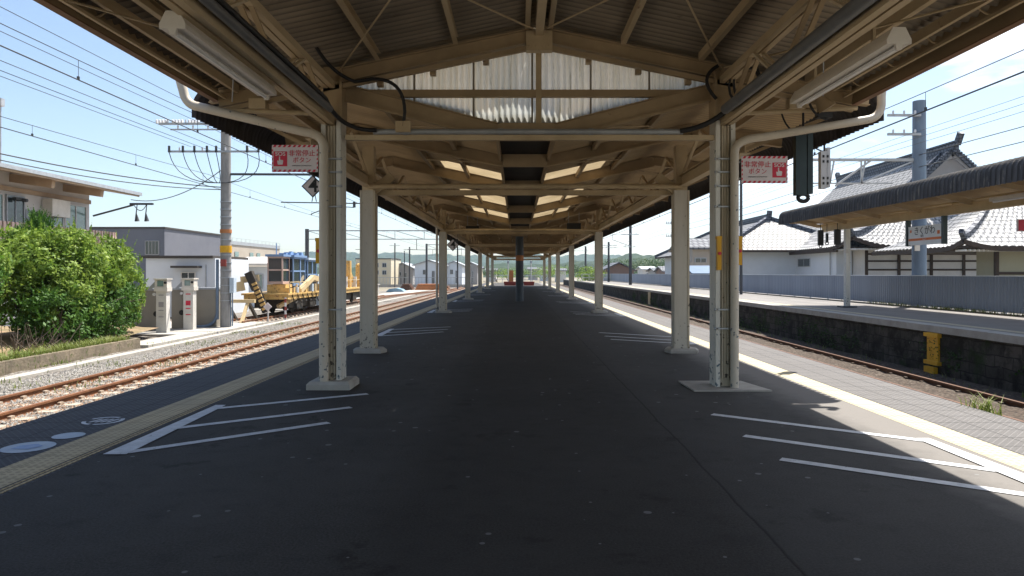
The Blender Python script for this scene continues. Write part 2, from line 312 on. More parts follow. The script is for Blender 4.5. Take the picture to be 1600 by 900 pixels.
def mathn_vec(n, t):
    x = n.nodes.new('ShaderNodeVectorMath'); x.operation = 'ADD'; n.links.new(t, x.inputs[0]); x.inputs[1].default_value = (13, 7, 2); return x.outputs[0]
def m_asphalt():
    m = bpy.data.materials.new('platform_asphalt'); n, bs, out = nodes_of(m); l = n.links.new
    t = n.nodes.new('ShaderNodeTexCoord').outputs['Object']; s = n.nodes.new('ShaderNodeSeparateXYZ'); l(t, s.inputs[0])
    fine = noi(n, t, 70, 4, .75); big = noi(n, t, .55, 5, .6); mid = noi(n, t, 5, 5, .6)
    c = mixc(n, rampf(n, big, .38, .62), (.038, .036, .034), (.060, .057, .054))
    c = mixc(n, rampf(n, fine, .35, .75), c, (.105, .10, .095))
    c = mixc(n, mathn(n, 'MULTIPLY', rampf(n, mid, .55, .75), .35), c, (.035, .035, .037))
    pt = rampf(n, noi(n, t, .9, 8, .75), .56, .60); c = mixc(n, mathn(n, 'MULTIPLY', pt, .28), c, (.090, .086, .082))
    st = rampf(n, noi(n, mathn_vec(n, t), 1.7, 6, .7), .60, .66); c = mixc(n, mathn(n, 'MULTIPLY', st, .5), c, (.020, .019, .018))
    # long seam with a newer strip of asphalt beside it
    wob = mathn(n, 'MULTIPLY', mathn(n, 'SUBTRACT', noi(n, t, 1.3, 4), .5), .07)
    dx = mathn(n, 'ABSOLUTE', mathn(n, 'ADD', mathn(n, 'SUBTRACT', s.outputs['X'], 1.34), wob))
    seam = mathn(n, 'SUBTRACT', 1, rampf(n, dx, .004, .014), True)
    c = mixc(n, mathn(n, 'MULTIPLY', seam, .75), c, (.012, .012, .012))
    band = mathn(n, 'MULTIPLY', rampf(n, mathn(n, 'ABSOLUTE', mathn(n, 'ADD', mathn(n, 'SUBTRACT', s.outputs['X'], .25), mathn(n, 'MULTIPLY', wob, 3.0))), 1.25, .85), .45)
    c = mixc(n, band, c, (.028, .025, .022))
    inner = mathn(n, 'GREATER_THAN', mathn(n, 'ADD', s.outputs['X'], wob), 1.34)
    c = mixc(n, mathn(n, 'MULTIPLY', inner, .35), c, (.062, .060, .058))
    sunlit_band = rampf(n, mathn(n, 'ADD', mathn(n, 'ABSOLUTE', s.outputs['X']), mathn(n, 'MULTIPLY', mathn(n, 'SUBTRACT', mid, .5), .5)), 2.75, 3.25)   # outer band in the sun: sunlight painted as paler asphalt
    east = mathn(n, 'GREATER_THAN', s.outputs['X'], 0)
    c = mixc(n, mathn(n, 'MULTIPLY', mathn(n, 'MULTIPLY', sunlit_band, east), .75), c, (.23, .215, .20))
    # pale worn spots (trodden gum)
    v = n.nodes.new('ShaderNodeTexVoronoi'); v.inputs['Scale'].default_value = 6.5; v.inputs['Randomness'].default_value = 1; l(t, v.inputs['Vector'])
    vc = n.nodes.new('ShaderNodeSeparateColor'); l(v.outputs['Color'], vc.inputs[0])
    th = mathn(n, 'MULTIPLY', mathn(n, 'POWER', vc.outputs[0], 2.2), .17)
    sp = mathn(n, 'MULTIPLY', mathn(n, 'LESS_THAN', v.outputs['Distance'], th), mathn(n, 'GREATER_THAN', vc.outputs[1], .35))
    c = mixc(n, mathn(n, 'MULTIPLY', sp, .7), c, (.22, .22, .22))
    l(c, bs.inputs['Base Color']); l(rampf(n, big, -.6, 1.6), bs.inputs['Roughness']); bs.inputs['Roughness'].default_value = .8
    bs.inputs['Specular IOR Level'].default_value = .12
    rg = mathn(n, 'ADD', mathn(n, 'MULTIPLY', mid, .2), .75); l(rg, bs.inputs['Roughness'])
    bp = n.nodes.new('ShaderNodeBump'); bp.inputs['Strength'].default_value = .35; bp.inputs['Distance'].default_value = .006; l(mathn(n, 'ADD', fine, mathn(n, 'MULTIPLY', mid, 1.5)), bp.inputs['Height']); l(bp.outputs[0], bs.inputs['Normal'])
    return m
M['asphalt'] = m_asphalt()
def m_tile(name, ca, cb, cell=.30, dots=True, gap=.006):
    """square blocks with joints, object coordinates; dots: raised round studs"""
    m = bpy.data.materials.new(name); n, bs, out = nodes_of(m); l = n.links.new
    t = n.nodes.new('ShaderNodeTexCoord').outputs['Object']; s = n.nodes.new('ShaderNodeSeparateXYZ'); l(t, s.inputs[0])
    def cellf(v, c):
        f = mathn(n, 'FRACT', mathn(n, 'DIVIDE', v, c)); return mathn(n, 'ABSOLUTE', mathn(n, 'SUBTRACT', f, .5))   # 0 centre, .5 joint
    jx = cellf(s.outputs['X'], cell); jy = cellf(s.outputs['Y'], cell)
    joint = mathn(n, 'GREATER_THAN', mathn(n, 'MAXIMUM', jx, jy), .5 - gap / cell)
    nb = noi(n, t, 1.1, 5); nf = noi(n, t, 60, 3)
    c = mixc(n, rampf(n, nb, .3, .7), ca, cb)
    c = mixc(n, mathn(n, 'MULTIPLY', nf, .5), c, tuple(v * .6 for v in ca))
    if dots:
        p = .06; a = cellf(s.outputs['X'], p); b = cellf(s.outputs['Y'], p)
        d = mathn(n, 'SQRT', mathn(n, 'ADD', mathn(n, 'MULTIPLY', a, a), mathn(n, 'MULTIPLY', b, b)))
        h = mathn(n, 'SUBTRACT', 1, rampf(n, d, .2, .3), True)
        c = mixc(n, mathn(n, 'MULTIPLY', h, .7), c, tuple(v * .42 for v in ca))
    else:
        a = cellf(mathn(n, 'ADD', s.outputs['X'], s.outputs['Y']), .07); b = cellf(mathn(n, 'SUBTRACT', s.outputs['X'], s.outputs['Y']), .07)
        h = rampf(n, mathn(n, 'MAXIMUM', a, b), .30, .42)
        c = mixc(n, mathn(n, 'MULTIPLY', h, .6), c, tuple(v * 1.9 for v in ca))  # anti-slip cross pattern lightened, its sheen painted into the colour
    c = mixc(n, mathn(n, 'MULTIPLY', joint, .7), c, tuple(v * .35 for v in ca))
    l(c, bs.inputs['Base Color']); bs.inputs['Roughness'].default_value = .8; bs.inputs['Specular IOR Level'].default_value = .25
    hh = mathn(n, 'SUBTRACT', h, mathn(n, 'MULTIPLY', joint, 1.5))
    bp = n.nodes.new('ShaderNodeBump'); bp.inputs['Strength'].default_value = .8; bp.inputs['Distance'].default_value = .005; l(hh, bp.inputs['Height']); l(bp.outputs[0], bs.inputs['Normal'])
    return m
M['tactile'] = m_tile('yellow_tactile', (.60, .53, .36), (.47, .42, .30))
M['ochre'] = m_tile('ochre_tactile', (.60, .48, .29), (.46, .38, .25))
M['pavers'] = m_tile('shaded_edge_pavers', (.055, .055, .060), (.075, .072, .075), .30, False, .008)  # darker copy for the shaded left edge, shade kept in the colour
M['paverslit'] = m_tile('sunlit_edge_pavers', (.105, .10, .098), (.15, .142, .138), .30, False, .008)  # lighter copy for the right edge, sunlight painted into the colour
def m_stone(name, cols, scale, bump=.9, tint=None):
    m = bpy.data.materials.new(name); n, bs, out = nodes_of(m); l = n.links.new
    t = n.nodes.new('ShaderNodeTexCoord').outputs['Object']
    v = n.nodes.new('ShaderNodeTexVoronoi'); v.inputs['Scale'].default_value = scale; l(t, v.inputs['Vector'])
    g = n.nodes.new('ShaderNodeSeparateColor'); l(v.outputs['Color'], g.inputs[0])
    r = n.nodes.new('ShaderNodeValToRGB'); r.color_ramp.interpolation = 'LINEAR'
    for i, c in enumerate(cols):
        if i < 2: e = r.color_ramp.elements[i]; e.position = i / (len(cols) - 1)
        else: e = r.color_ramp.elements.new(i / (len(cols) - 1))
        e.color = c4(c)
    l(g.outputs[0], r.inputs['Fac'])
    gap = rampf(n, v.outputs['Distance'], .25, .75)
    c = mixc(n, mathn(n, 'MULTIPLY', gap, .6), r.outputs[0], tuple(x * .25 for x in cols[0]))
    if tint: c = mixc(n, rampf(n, noi(n, t, .8, 5), .45, .65), c, tint)
    l(c, bs.inputs['Base Color']); bs.inputs['Roughness'].default_value = .9; bs.inputs['Specular IOR Level'].default_value = .15
    bp = n.nodes.new('ShaderNodeBump'); bp.inputs['Strength'].default_value = bump; bp.inputs['Distance'].default_value = .04; bp.invert = True
    l(v.outputs['Distance'], bp.inputs['Height']); l(bp.outputs[0], bs.inputs['Normal']); return m
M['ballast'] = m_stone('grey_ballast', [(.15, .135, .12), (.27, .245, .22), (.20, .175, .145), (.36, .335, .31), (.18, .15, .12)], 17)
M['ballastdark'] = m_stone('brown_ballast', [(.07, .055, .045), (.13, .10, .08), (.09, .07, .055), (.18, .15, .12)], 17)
M['ground'] = m_stone('yard_ground', [(.26, .22, .18), (.34, .29, .24), (.22, .18, .15), (.38, .34, .29)], 9, .5, tint=(.17, .17, .10))
def m_wall():
    m = bpy.data.materials.new('mossy_stone_wall'); n, bs, out = nodes_of(m); l = n.links.new
    t = n.nodes.new('ShaderNodeTexCoord').outputs['Object']; s = n.nodes.new('ShaderNodeSeparateXYZ'); l(t, s.inputs[0])
    cb = n.nodes.new('ShaderNodeCombineXYZ'); l(s.outputs['Y'], cb.inputs[0]); l(s.outputs['Z'], cb.inputs[1])
    b = n.nodes.new('ShaderNodeTexBrick'); b.inputs['Scale'].default_value = 1; b.inputs['Brick Width'].default_value = .55; b.inputs['Row Height'].default_value = .24
    b.inputs['Mortar Size'].default_value = .012; b.inputs['Color1'].default_value = (.06, .055, .048, 1); b.inputs['Color2'].default_value = (.105, .092, .08, 1); b.inputs['Mortar'].default_value = (.034, .03, .027, 1)
    ds = n.nodes.new('ShaderNodeTexNoise'); ds.inputs['Scale'].default_value = 2.5; l(t, ds.inputs['Vector']); vm = n.nodes.new('ShaderNodeVectorMath'); vm.operation = 'MULTIPLY_ADD'; l(ds.outputs['Color'], vm.inputs[0]); vm.inputs[1].default_value = (.10, .10, .10); l(cb.outputs[0], vm.inputs[2]); l(vm.outputs[0], b.inputs['Vector'])
    c = mixc(n, rampf(n, noi(n, t, 2.2, 6, .7), .42, .62), b.outputs['Color'], (.028, .026, .022))
    c = mixc(n, mathn(n, 'MULTIPLY', rampf(n, noi(n, t, 1.3, 6, .7), .56, .68), .8), c, (.028, .048, .014))
    c = mixc(n, mathn(n, 'MULTIPLY', rampf(n, noi(n, t, 7, 4, .7), .66, .74), .6), c, (.24, .22, .20))
    l(c, bs.inputs['Base Color']); bs.inputs['Roughness'].default_value = .95; bs.inputs['Specular IOR Level'].default_value = .1
    bp = n.nodes.new('ShaderNodeBump'); bp.inputs['Strength'].default_value = .8; bp.inputs['Distance'].default_value = .03
    hg = mathn(n, 'ADD', noi(n, t, 9, 6, .7), mathn(n, 'MULTIPLY', b.outputs['Fac'], -.6)); l(hg, bp.inputs['Height']); l(bp.outputs[0], bs.inputs['Normal']); return m
M['stonewall'] = m_wall()
def m_rooftile(name, ca, cb, pitch=.52):
    m = bpy.data.materials.new(name); n, bs, out = nodes_of(m); l = n.links.new
    t = n.nodes.new('ShaderNodeTexCoord').outputs['Object']
    c = mixc(n, rampf(n, noi(n, t, 1.5, 5), .35, .65), ca, cb)
    s = n.nodes.new('ShaderNodeSeparateXYZ'); l(t, s.inputs[0]); gn = n.nodes.new('ShaderNodeNewGeometry'); q = n.nodes.new('ShaderNodeSeparateXYZ'); l(gn.outputs['Normal'], q.inputs[0])
    side = mathn(n, 'GREATER_THAN', mathn(n, 'ABSOLUTE', q.outputs['X']), mathn(n, 'ABSOLUTE', q.outputs['Y']))
    along = mathn(n, 'ADD', mathn(n, 'MULTIPLY', s.outputs['Y'], side), mathn(n, 'MULTIPLY', s.outputs['X'], mathn(n, 'SUBTRACT', 1, side)))
    row = mathn(n, 'DIVIDE', s.outputs['Z'], pitch * .62); rowi = mathn(n, 'FLOOR', row)
    j1 = mathn(n, 'ABSOLUTE', mathn(n, 'SUBTRACT', mathn(n, 'FRACT', mathn(n, 'ADD', mathn(n, 'DIVIDE', along, pitch), mathn(n, 'MULTIPLY', rowi, .5))), .5))
    j2 = mathn(n, 'ABSOLUTE', mathn(n, 'SUBTRACT', mathn(n, 'FRACT', row), .5))
    jj = rampf(n, mathn(n, 'MAXIMUM', j1, j2), .34, .46)
    c = mixc(n, mathn(n, 'MULTIPLY', jj, .8), c, tuple(v * .25 for v in ca))
    l(c, bs.inputs['Base Color']); bs.inputs['Roughness'].default_value = .55
    l(mathn(n, 'MULTIPLY', mathn(n, 'SUBTRACT', 1, jj), .4), bs.inputs['Specular IOR Level']); return m
M['tile'] = m_rooftile('silver_roof_tiles', (.28, .28, .285), (.38, .375, .37))
M['ridgetile'] = m_rooftile('dark_ridge_tiles', (.065, .075, .10), (.10, .11, .14))

# ================================================================ THE SETTING
RZ = -.85      # rail head level
BZ = -1.0      # ballast level
# ground sheet to the horizon
g = MB(); g.add([(-3000, -800, -1.12), (3000, -800, -1.12), (3000, 4000, -1.12), (-3000, 4000, -1.12)], [(0, 1, 2, 3)])
tag(g.build('ground', M['ground']), kind='structure')

# our platform: body, asphalt, tiled strips
PXL, PXR, PY0, PY1 = -4.62, 4.75, -8, 104
g = MB(); g.box(PXL, PY0, -1.5, PXR, PY1, -.004); tag(g.build('platform', M['stonewall']), kind='structure')
def sheet(name, x0, x1, y0, y1, z, m, kind='structure'):
    g = MB(); g.add([(x0, y0, z), (x1, y0, z), (x1, y1, z), (x0, y1, z)], [(0, 1, 2, 3)]); return tag(g.build(name, m), kind=kind)
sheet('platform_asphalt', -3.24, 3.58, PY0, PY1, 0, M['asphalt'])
sheet('tactile_paving', -3.70, -3.36, PY0, PY1, .002, M['ochre'])
sheet('warning_bar_paving', -3.355, -3.24, PY0, PY1, .001, M['pavers'])
sheet('tactile_paving', 3.58, 3.88, PY0, PY1, .002, M['tactile'])
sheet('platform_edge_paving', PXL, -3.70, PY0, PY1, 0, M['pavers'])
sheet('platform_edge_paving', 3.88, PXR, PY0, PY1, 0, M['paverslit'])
# raised warning bars along the inner side of the left strip
g = MB()
for k in range(2): g.box(-3.335 + k * .04, PY0, .001, -3.318 + k * .04, PY1, .006)
tag(g.build('warning_bar_paving', M['ochre']), kind='structure')

# painted hatch lines
def stroke(g, a, b, w, z=.004):
    a = Vector(a); b = Vector(b); d = (b - a).normalized(); r = Vector((-d.y, d.x, 0)) * w / 2
    g.poly([(p.x, p.y, z) for p in (a - r, b - r, b + r, a + r)])
L1 = [((-3.04, 5.50), (-1.76, 6.58)), ((-3.08, 6.35), (-1.73, 7.33)), ((-3.10, 7.28), (-1.73, 8.15))]
R1 = [((1.93, 6.97), (3.42, 5.86)), ((1.95, 6.05), (3.40, 4.98)), ((1.98, 5.29), (3.42, 4.30))]
def hatch(lines, dy, side):
    g = MB()
    for a, b in lines: stroke(g, (a[0], a[1] + dy, 0), (b[0], b[1] + dy, 0), .095, .005)
    ys = [p[1] for l in lines for p in l]
    x = -3.10 if side < 0 else 3.46
    lo = 5.42 if side < 0 else 4.2; hi = 7.45 if side < 0 else 5.95
    g.add([(x - .09, lo + dy, .008), (x + .09, lo + dy, .008), (x + .02, hi + dy, .008), (x - .09, hi + dy, .008)], [(0, 1, 2, 3)])
    tag(g.build('hatch_marking', M['line']), kind='structure')
for dy in (0, 10.2, 19.4, 29, 39, 49, 60): hatch(L1, dy, -1)
for dy in (0, 9.6, 18.6, 28, 38, 48, 60): hatch(R1, dy, 1)

# stickers on the left edge paving
def sticker(c, r, label, motif):
    t = thing('floor_sticker', (c[0], c[1], 0), label, 'floor sticker', 'round stickers on the platform edge')
    if motif == 'ring':
        g = MB(); n = 28
        for k in range(n):
            if k in (3, 4, 12, 13, 14, 20): continue
            a0, a1 = 2 * math.pi * k / n, 2 * math.pi * (k + 1) / n
            g.poly([(c[0] + q * math.cos(a), c[1] + q * math.sin(a), .004) for q, a in ((r, a0), (r, a1), (r * .8, a1), (r * .8, a0))])
        g.build('ring', M['line'], t)
        g = MB()
        for k in range(4): stroke(g, (c[0] - r * .5 + k * r * .3, c[1] - r * .4, 0), (c[0] - r * .3 + k * r * .3, c[1] + r * .45, 0), .03, .004)
        g.build('worn_arrow', M['line'], t)
    else:
        g = MB(); g.disc((c[0], c[1], .004), r, 36); g.build('disc', M['stick'], t)
        if motif == 'blue':
            g = MB(); g.add([(c[0] - r * .5, c[1] - r * .35, .007), (c[0] + r * .3, c[1] - r * .45, .007), (c[0] + r * .55, c[1] + r * .1, .007), (c[0] + r * .1, c[1] + r * .5, .007), (c[0] - r * .5, c[1] + r * .2, .007)], [(0, 1, 2, 3, 4)])
            g.build('blue_patch', M['stickblue'], t)
M['stick'] = mat('sticker_white', (.40, .45, .52), (.30, .35, .42), 6, .5)
M['stickblue'] = mat('sticker_blue', (.16, .24, .45), (.28, .36, .5), 9, .5)
sticker((-3.93, 5.66), .19, 'large round white sticker with a worn blue mark, lowest of the three', 'blue')
sticker((-3.86, 6.06), .125, 'small plain pale round sticker between the two larger ones', '')
sticker((-3.92, 6.67), .18, 'worn ring shaped sticker with a faded arrow, farthest of the three', 'ring')

# opposite platform
OX, OZ = 9.85, .17
g = MB(); g.box(OX, -4, -1.5, 15.2, 150, OZ - .16); tag(g.build('opposite_platform', M['stonewall']), kind='structure')
g = MB(); g.box(OX - .06, -4, OZ - .16, OX + .34, 150, OZ); tag(g.build('opposite_platform_coping', M['concrete']), kind='structure')
M['oppasph'] = mat('pale_old_asphalt', (.22, .205, .19), (.16, .15, .14), .7, .85, bump=.2, bscale=60)
g = MB(); g.box(OX + .34, -4, OZ - .16, 15.2, 150, OZ - .004); tag(g.build('opposite_platform_surface', M['oppasph']), kind='structure')
sheet('platform_edge_line', OX + .5, OX + .78, -4, 150, OZ, M['tactile'])

# ballast beds, cable trough and planted bank on the yard side
def bed(name, x0, x1, y0, y1, z, m, dx=.30, dy=.30, amp=.03):
    g = MB(); nx = max(2, int((x1 - x0) / dx)); ys = [y0]
    while ys[-1] < y1: ys.append(ys[-1] + max(dy, (ys[-1]) * .02))
    vs = []
    for y in ys:
        for i in range(nx + 1):
            x = x0 + (x1 - x0) * i / nx; vs.append((x, y, z + amp * mnoise.noise(Vector((x * 2, y * 2, 0))) * 1.6))
    k = nx + 1
    g.add(vs, [(j * k + i, j * k + i + 1, (j + 1) * k + i + 1, (j + 1) * k + i) for j in range(len(ys) - 1) for i in range(nx)], True)
    return tag(g.build(name, m), kind='structure')
bed('ballast_bed', -11.2, -4.7, 4, 130, BZ, M['ballast'])
bed('ballast_bed', -18, -11.2, 4, 130, BZ - .02, M['ballast'])
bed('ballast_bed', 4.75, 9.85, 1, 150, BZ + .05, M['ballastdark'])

# real loose stones on the visible ballast of the yard side
def stones(name, n, x0, x1, y0, y1, z, m, s0=.02, s1=.045):
    g = MB()
    for _ in range(n):
        y = y0 + (y1 - y0) * rnd.random() ** 1.6; x = rnd.uniform(x0, x1); s = rnd.uniform(s0, s1)
        a = [Vector((rnd.uniform(.6, 1), 0, 0)), Vector((0, rnd.uniform(.6, 1), 0)), Vector((0, 0, rnd.uniform(.4, .9)))]
        rz = rnd.random() * 6.28; c, sn = math.cos(rz), math.sin(rz); vs = []
        for v in (a[0], -a[0], a[1], -a[1], a[2], -a[2]):
            v = v * s; vs.append((x + v.x * c - v.y * sn, y + v.x * sn + v.y * c, z + v.z + rnd.uniform(0, .01)))
        g.add(vs, [(0, 2, 4), (2, 1, 4), (1, 3, 4), (3, 0, 4)])
    return tag(g.build(name, m), kind='stuff')
M['stone_a'] = mat('pale_stones', (.38, .36, .33), (.15, .14, .125), 9, .9)
M['stone_b'] = mat('rusty_stones', (.33, .22, .15), (.20, .14, .10), 9, .9)
stones('ballast_stones', 26000, -11.0, -6.6, 8.5, 34, BZ + .015, M['stone_a'])
stones('rust_stained_stones', 9000, -9.9, -7.0, 8.5, 34, BZ + .02, M['stone_b'])

g = MB()
y = 6.0
while y < 130:
    g.box(-11.62, y, BZ - .1, -11.30, y + .985, BZ + .05); y += 1.0
tag(g.build('cable_trough', M['concrete']), 'pale concrete cable trough of short lids running beside the gravel', 'cable trough')
# kerb and planting bed
g = MB(); y = 6.0
while y < 22.4:
    g.box(-12.35, y, BZ - .2, -12.20, y + 1.19, BZ + .30); y += 1.2
g.box(-15.5, y, BZ - .2, -12.35, y + .15, BZ + .30)
tag(g.build('planter_kerb', M['kerb']), 'weathered concrete kerb holding the soil of the planted bank', 'kerb')
g = MB(); vs = []; nx, ny = 14, 40
for j in range(ny + 1):
    for i in range(nx + 1):
        x = -12.35 - (9.0) * i / nx; y = 4 + (18.8 + (4.0 if i > 1 else 0)) * j / ny
        vs.append((x, y, BZ + .2 + .22 * min(1, i / 4) + .07 * mnoise.noise(Vector((x, y, 3)))))
g.add(vs, [(j * (nx + 1) + i, j * (nx + 1) + i + 1, (j + 1) * (nx + 1) + i + 1, (j + 1) * (nx + 1) + i) for j in range(ny) for i in range(nx)], True)
tag(g.build('planting_bed', M['soil']), kind='structure')
g = MB()
g.box(-13.0, 22.9, -1.15, -12.0, 34, -.935); g.box(-24, 26.9, -1.15, -13.0, 34, -.93); tag(g.build('concrete_apron', M['concrete']), kind='structure')

# ---------------------------------------------------------------- tracks
def track(xc, y0, y1, label, mr, ms, nears=100, group='railway tracks', z=RZ, rot=None, loc=None):
    t = thing('railway_track', (xc, max(y0, 6), z), label, 'railway track', group)
    for s in (-1, 1):
        x = xc + s * .55; g = MB()
        prof = [(-.065, -.15), (.065, -.15), (.065, -.138), (.012, -.12), (.012, -.045), (.034, -.035), (.034, 0), (-.034, 0), (-.034, -.035), (-.012, -.045), (-.012, -.12), (-.065, -.138)]
        g.prism(prof, lambda a, b: (x + a, y0, z + b), lambda a, b: (x + a, y1, z + b))
        g.build('rail', mr, t)
    sm = MB(); sm.prism([(-1.0, -.16), (1.0, -.16), (.96, 0), (.35, -.02), (-.35, -.02), (-.96, 0)], lambda a, b: (a, -.11, b), lambda a, b: (a, .11, b))
    for s in (-1, 1):
        for q in (-1, 1): sm.box(s * .55 + q * .075 - .03, -.05, -.01, s * .55 + q * .075 + .03, .05, .035)
    first = None; k = 0; y = max(y0, 4) ; far = MB()
    while y < y1:
        if k < nears:
            if first is None:
                first = sm.build('sleeper', ms, t); o = first
            else: o = first.copy(); col.objects.link(o); o.parent = t
            o.location = Vector((xc, y, z - .105)) - t.location
            o.rotation_euler = (0, 0, rnd.uniform(-.01, .01))
        else: far.box(xc - 1, y - .11, z - .25, xc + 1, y + .11, z - .14)
        k += 1; y += .62
    if far.f: tag(far.build('sleeper', ms, t), kind='stuff')
    return t
track(-8.85, -4, 130, 'rusty platform track on pale ballast, the one beside our platform', M['rail'], M['sleeper'])
track(-13.43, 33, 74, 'rusty siding track under the yellow maintenance vehicle', M['rail'], M['sleeper'], 60)
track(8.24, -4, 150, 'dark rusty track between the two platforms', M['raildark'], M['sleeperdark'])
# crossover rails of the turnout
g = MB()
for s in (-.53, .53):
    pts = []
    for k in range(13):
        u = k / 12; e = u * u * (3 - 2 * u); pts.append((-13.43 + 4.58 * e + s, 62 + 42 * u, RZ - .035))
    for a, b in zip(pts, pts[1:]): g.bar(a, b, .09, .1)
tag(g.build('turnout_rails', M['rail']), 'curved rusty crossover rails joining the siding to the platform track', 'railway track')

# ================================================================ NEAR CANOPY (gable roof over our heads)
RX, RZZ = .27, 3.0 + H            # ridge
SL = .21
def zr(x): return RZZ + .14 - SL * abs(x - RX)      # underside of the sheet
XL, XR = -3.72, 4.16
NY0, NY1 = -7.0, 9.30
near = thing('platform_canopy', (.27, 4, 0), 'peaked canopy of brown corrugated sheets on lattice girders, directly overhead', 'canopy', 'platform canopies')
for xs in ([XL - .03, RX], [RX, XR + .03]):
    g = MB(); g.corr([(xs[0] + (xs[1] - xs[0]) * k / 4, zr(xs[0] + (xs[1] - xs[0]) * k / 4)) for k in range(5)], NY0, NY1, .13, .024, 8)
    g.build('roof_sheet', M['sheet'], near)
def lap(x):
    g = MB(); g.box(x - .05, NY0, zr(x) - .030, x + .05, NY1, zr(x) - .022)
# purlins (C sections)
for x in (-3.2, -2.0 + .3, -.75, .13, .41, 1.3, 2.25, 3.55):
    g = MB(); z = zr(x) - .075
    g.box(x - .03, NY0, z - .05, x - .02, 8.62, z + .05); g.box(x - .02, NY0, z - .05, x + .03, 8.62, z - .042); g.box(x - .02, NY0, z + .042, x + .03, 8.62, z + .05)
    g.build('purlin', M['cream'], near)
g = MB(); g.ibeam((RX, NY0, RZZ - .02), (RX, 8.6, RZZ - .02), .10, .16); g.build('ridge_beam', M['cream'], near)
# main frames
for fy in (8.65, 3.9, -1.0):
    for s, xe in ((-1, XL + .05), (1, XR - .05)):
        g = MB(); a = (RX + s * .06, fy, zr(RX) - .22); b = (xe, fy, zr(xe) - .20)
        if fy == 8.65 or True: g.ibeam(a, b, .10, .17, .012); g.bar((a[0], fy - .02, a[2] - .15), (b[0], fy - .02, b[2] - .13), .06, .055)
        g.build('rafter', M['brown'], near)
    g = MB(); g.box(RX - .16, fy - .07, zr(RX) - .42, RX + .16, fy + .05, zr(RX) - .18)
    for k in range(4): g.tube([(RX - .12 + k * .08, fy - .085, zr(RX) - .36), (RX - .12 + k * .08, fy - .06, zr(RX) - .36)], .016, 6)
    g.build('gusset', M['cream'], near)
# roof bracing rods
for a, b in (((RX, 8.6), (-2.2, 4.0)), ((-2.2, 8.6), (RX, 4.0)), ((RX, 8.6), (2.5, 4.0)), ((2.5, 8.6), (RX, 4.0)), ((-2.3, 8.5), (-3.6, 5.4)), ((2.5, 8.5), (4.0, 5.2))):
    g = MB(); g.tube([(a[0], a[1], zr(a[0]) - .19), (b[0], b[1], zr(b[0]) - .19)], .011, 5); g.build('bracing_rod', M['cream'], near)
# gable wall: lower rafter, spacers, translucent panels, post and rail
Yg = 8.85
for s, xe in ((-1, -2.1), (1, 2.5)):
    g = MB(); g.bar((RX, Yg, 2.98 + H - .06), (xe, Yg, 2.98 + H - .06 - .21 * abs(xe - RX)), .06, .10)
    for k in range(1, 4):
        x = RX + (xe - RX) * k / 3.6; g.box(x - .035, Yg - .12, zr(x) - .40, x + .035, Yg - .03, zr(x) - .30)
    g.build('gable_rafter', M['brown'], near)
def gable_panel(xa, xb):
    g = MB(); n = int((xb - xa) / .076 * 8); vs = []
    for j in range(n + 1):
        x = xa + (xb - xa) * j / n; yy = Yg + .072 + .014 * math.sin(2 * math.pi * x / .076)
        vs += [(x, yy, 1.80 + H + .235 * max(abs(x - .12) - .36, 0) - .06), (x, yy, zr(x) - .02)]
    g.add(vs, [(2 * j, 2 * j + 2, 2 * j + 3, 2 * j + 1) for j in range(n)], True); return g
xs = [-2.45, -2.06, -1.30, -.55, .19, .93, 1.67, 2.41, 2.75]
for a, b in zip(xs, xs[1:]): gable_panel(a + .003, b - .003).build('gable_panel', M['frp'], near)
g = MB()
for x in xs[1:-1]: g.box(x - .012, Yg + .04, 1.80 + H + .235 * max(abs(x - .12) - .36, 0), x + .012, Yg + .056, zr(x) - .2)
g.build('panel_joint', M['fencebeige'], near)
g = MB(); g.box(RX - .035, Yg - .05, 1.78 + H, RX + .035, Yg + .03, zr(RX) - .2); g.build('gable_post', M['cream'], near)
g = MB(); g.box(-2.2, Yg - .04, 2.21 + H, 2.55, Yg + .03, 2.30 + H); g.build('gable_rail', M['brown'], near)
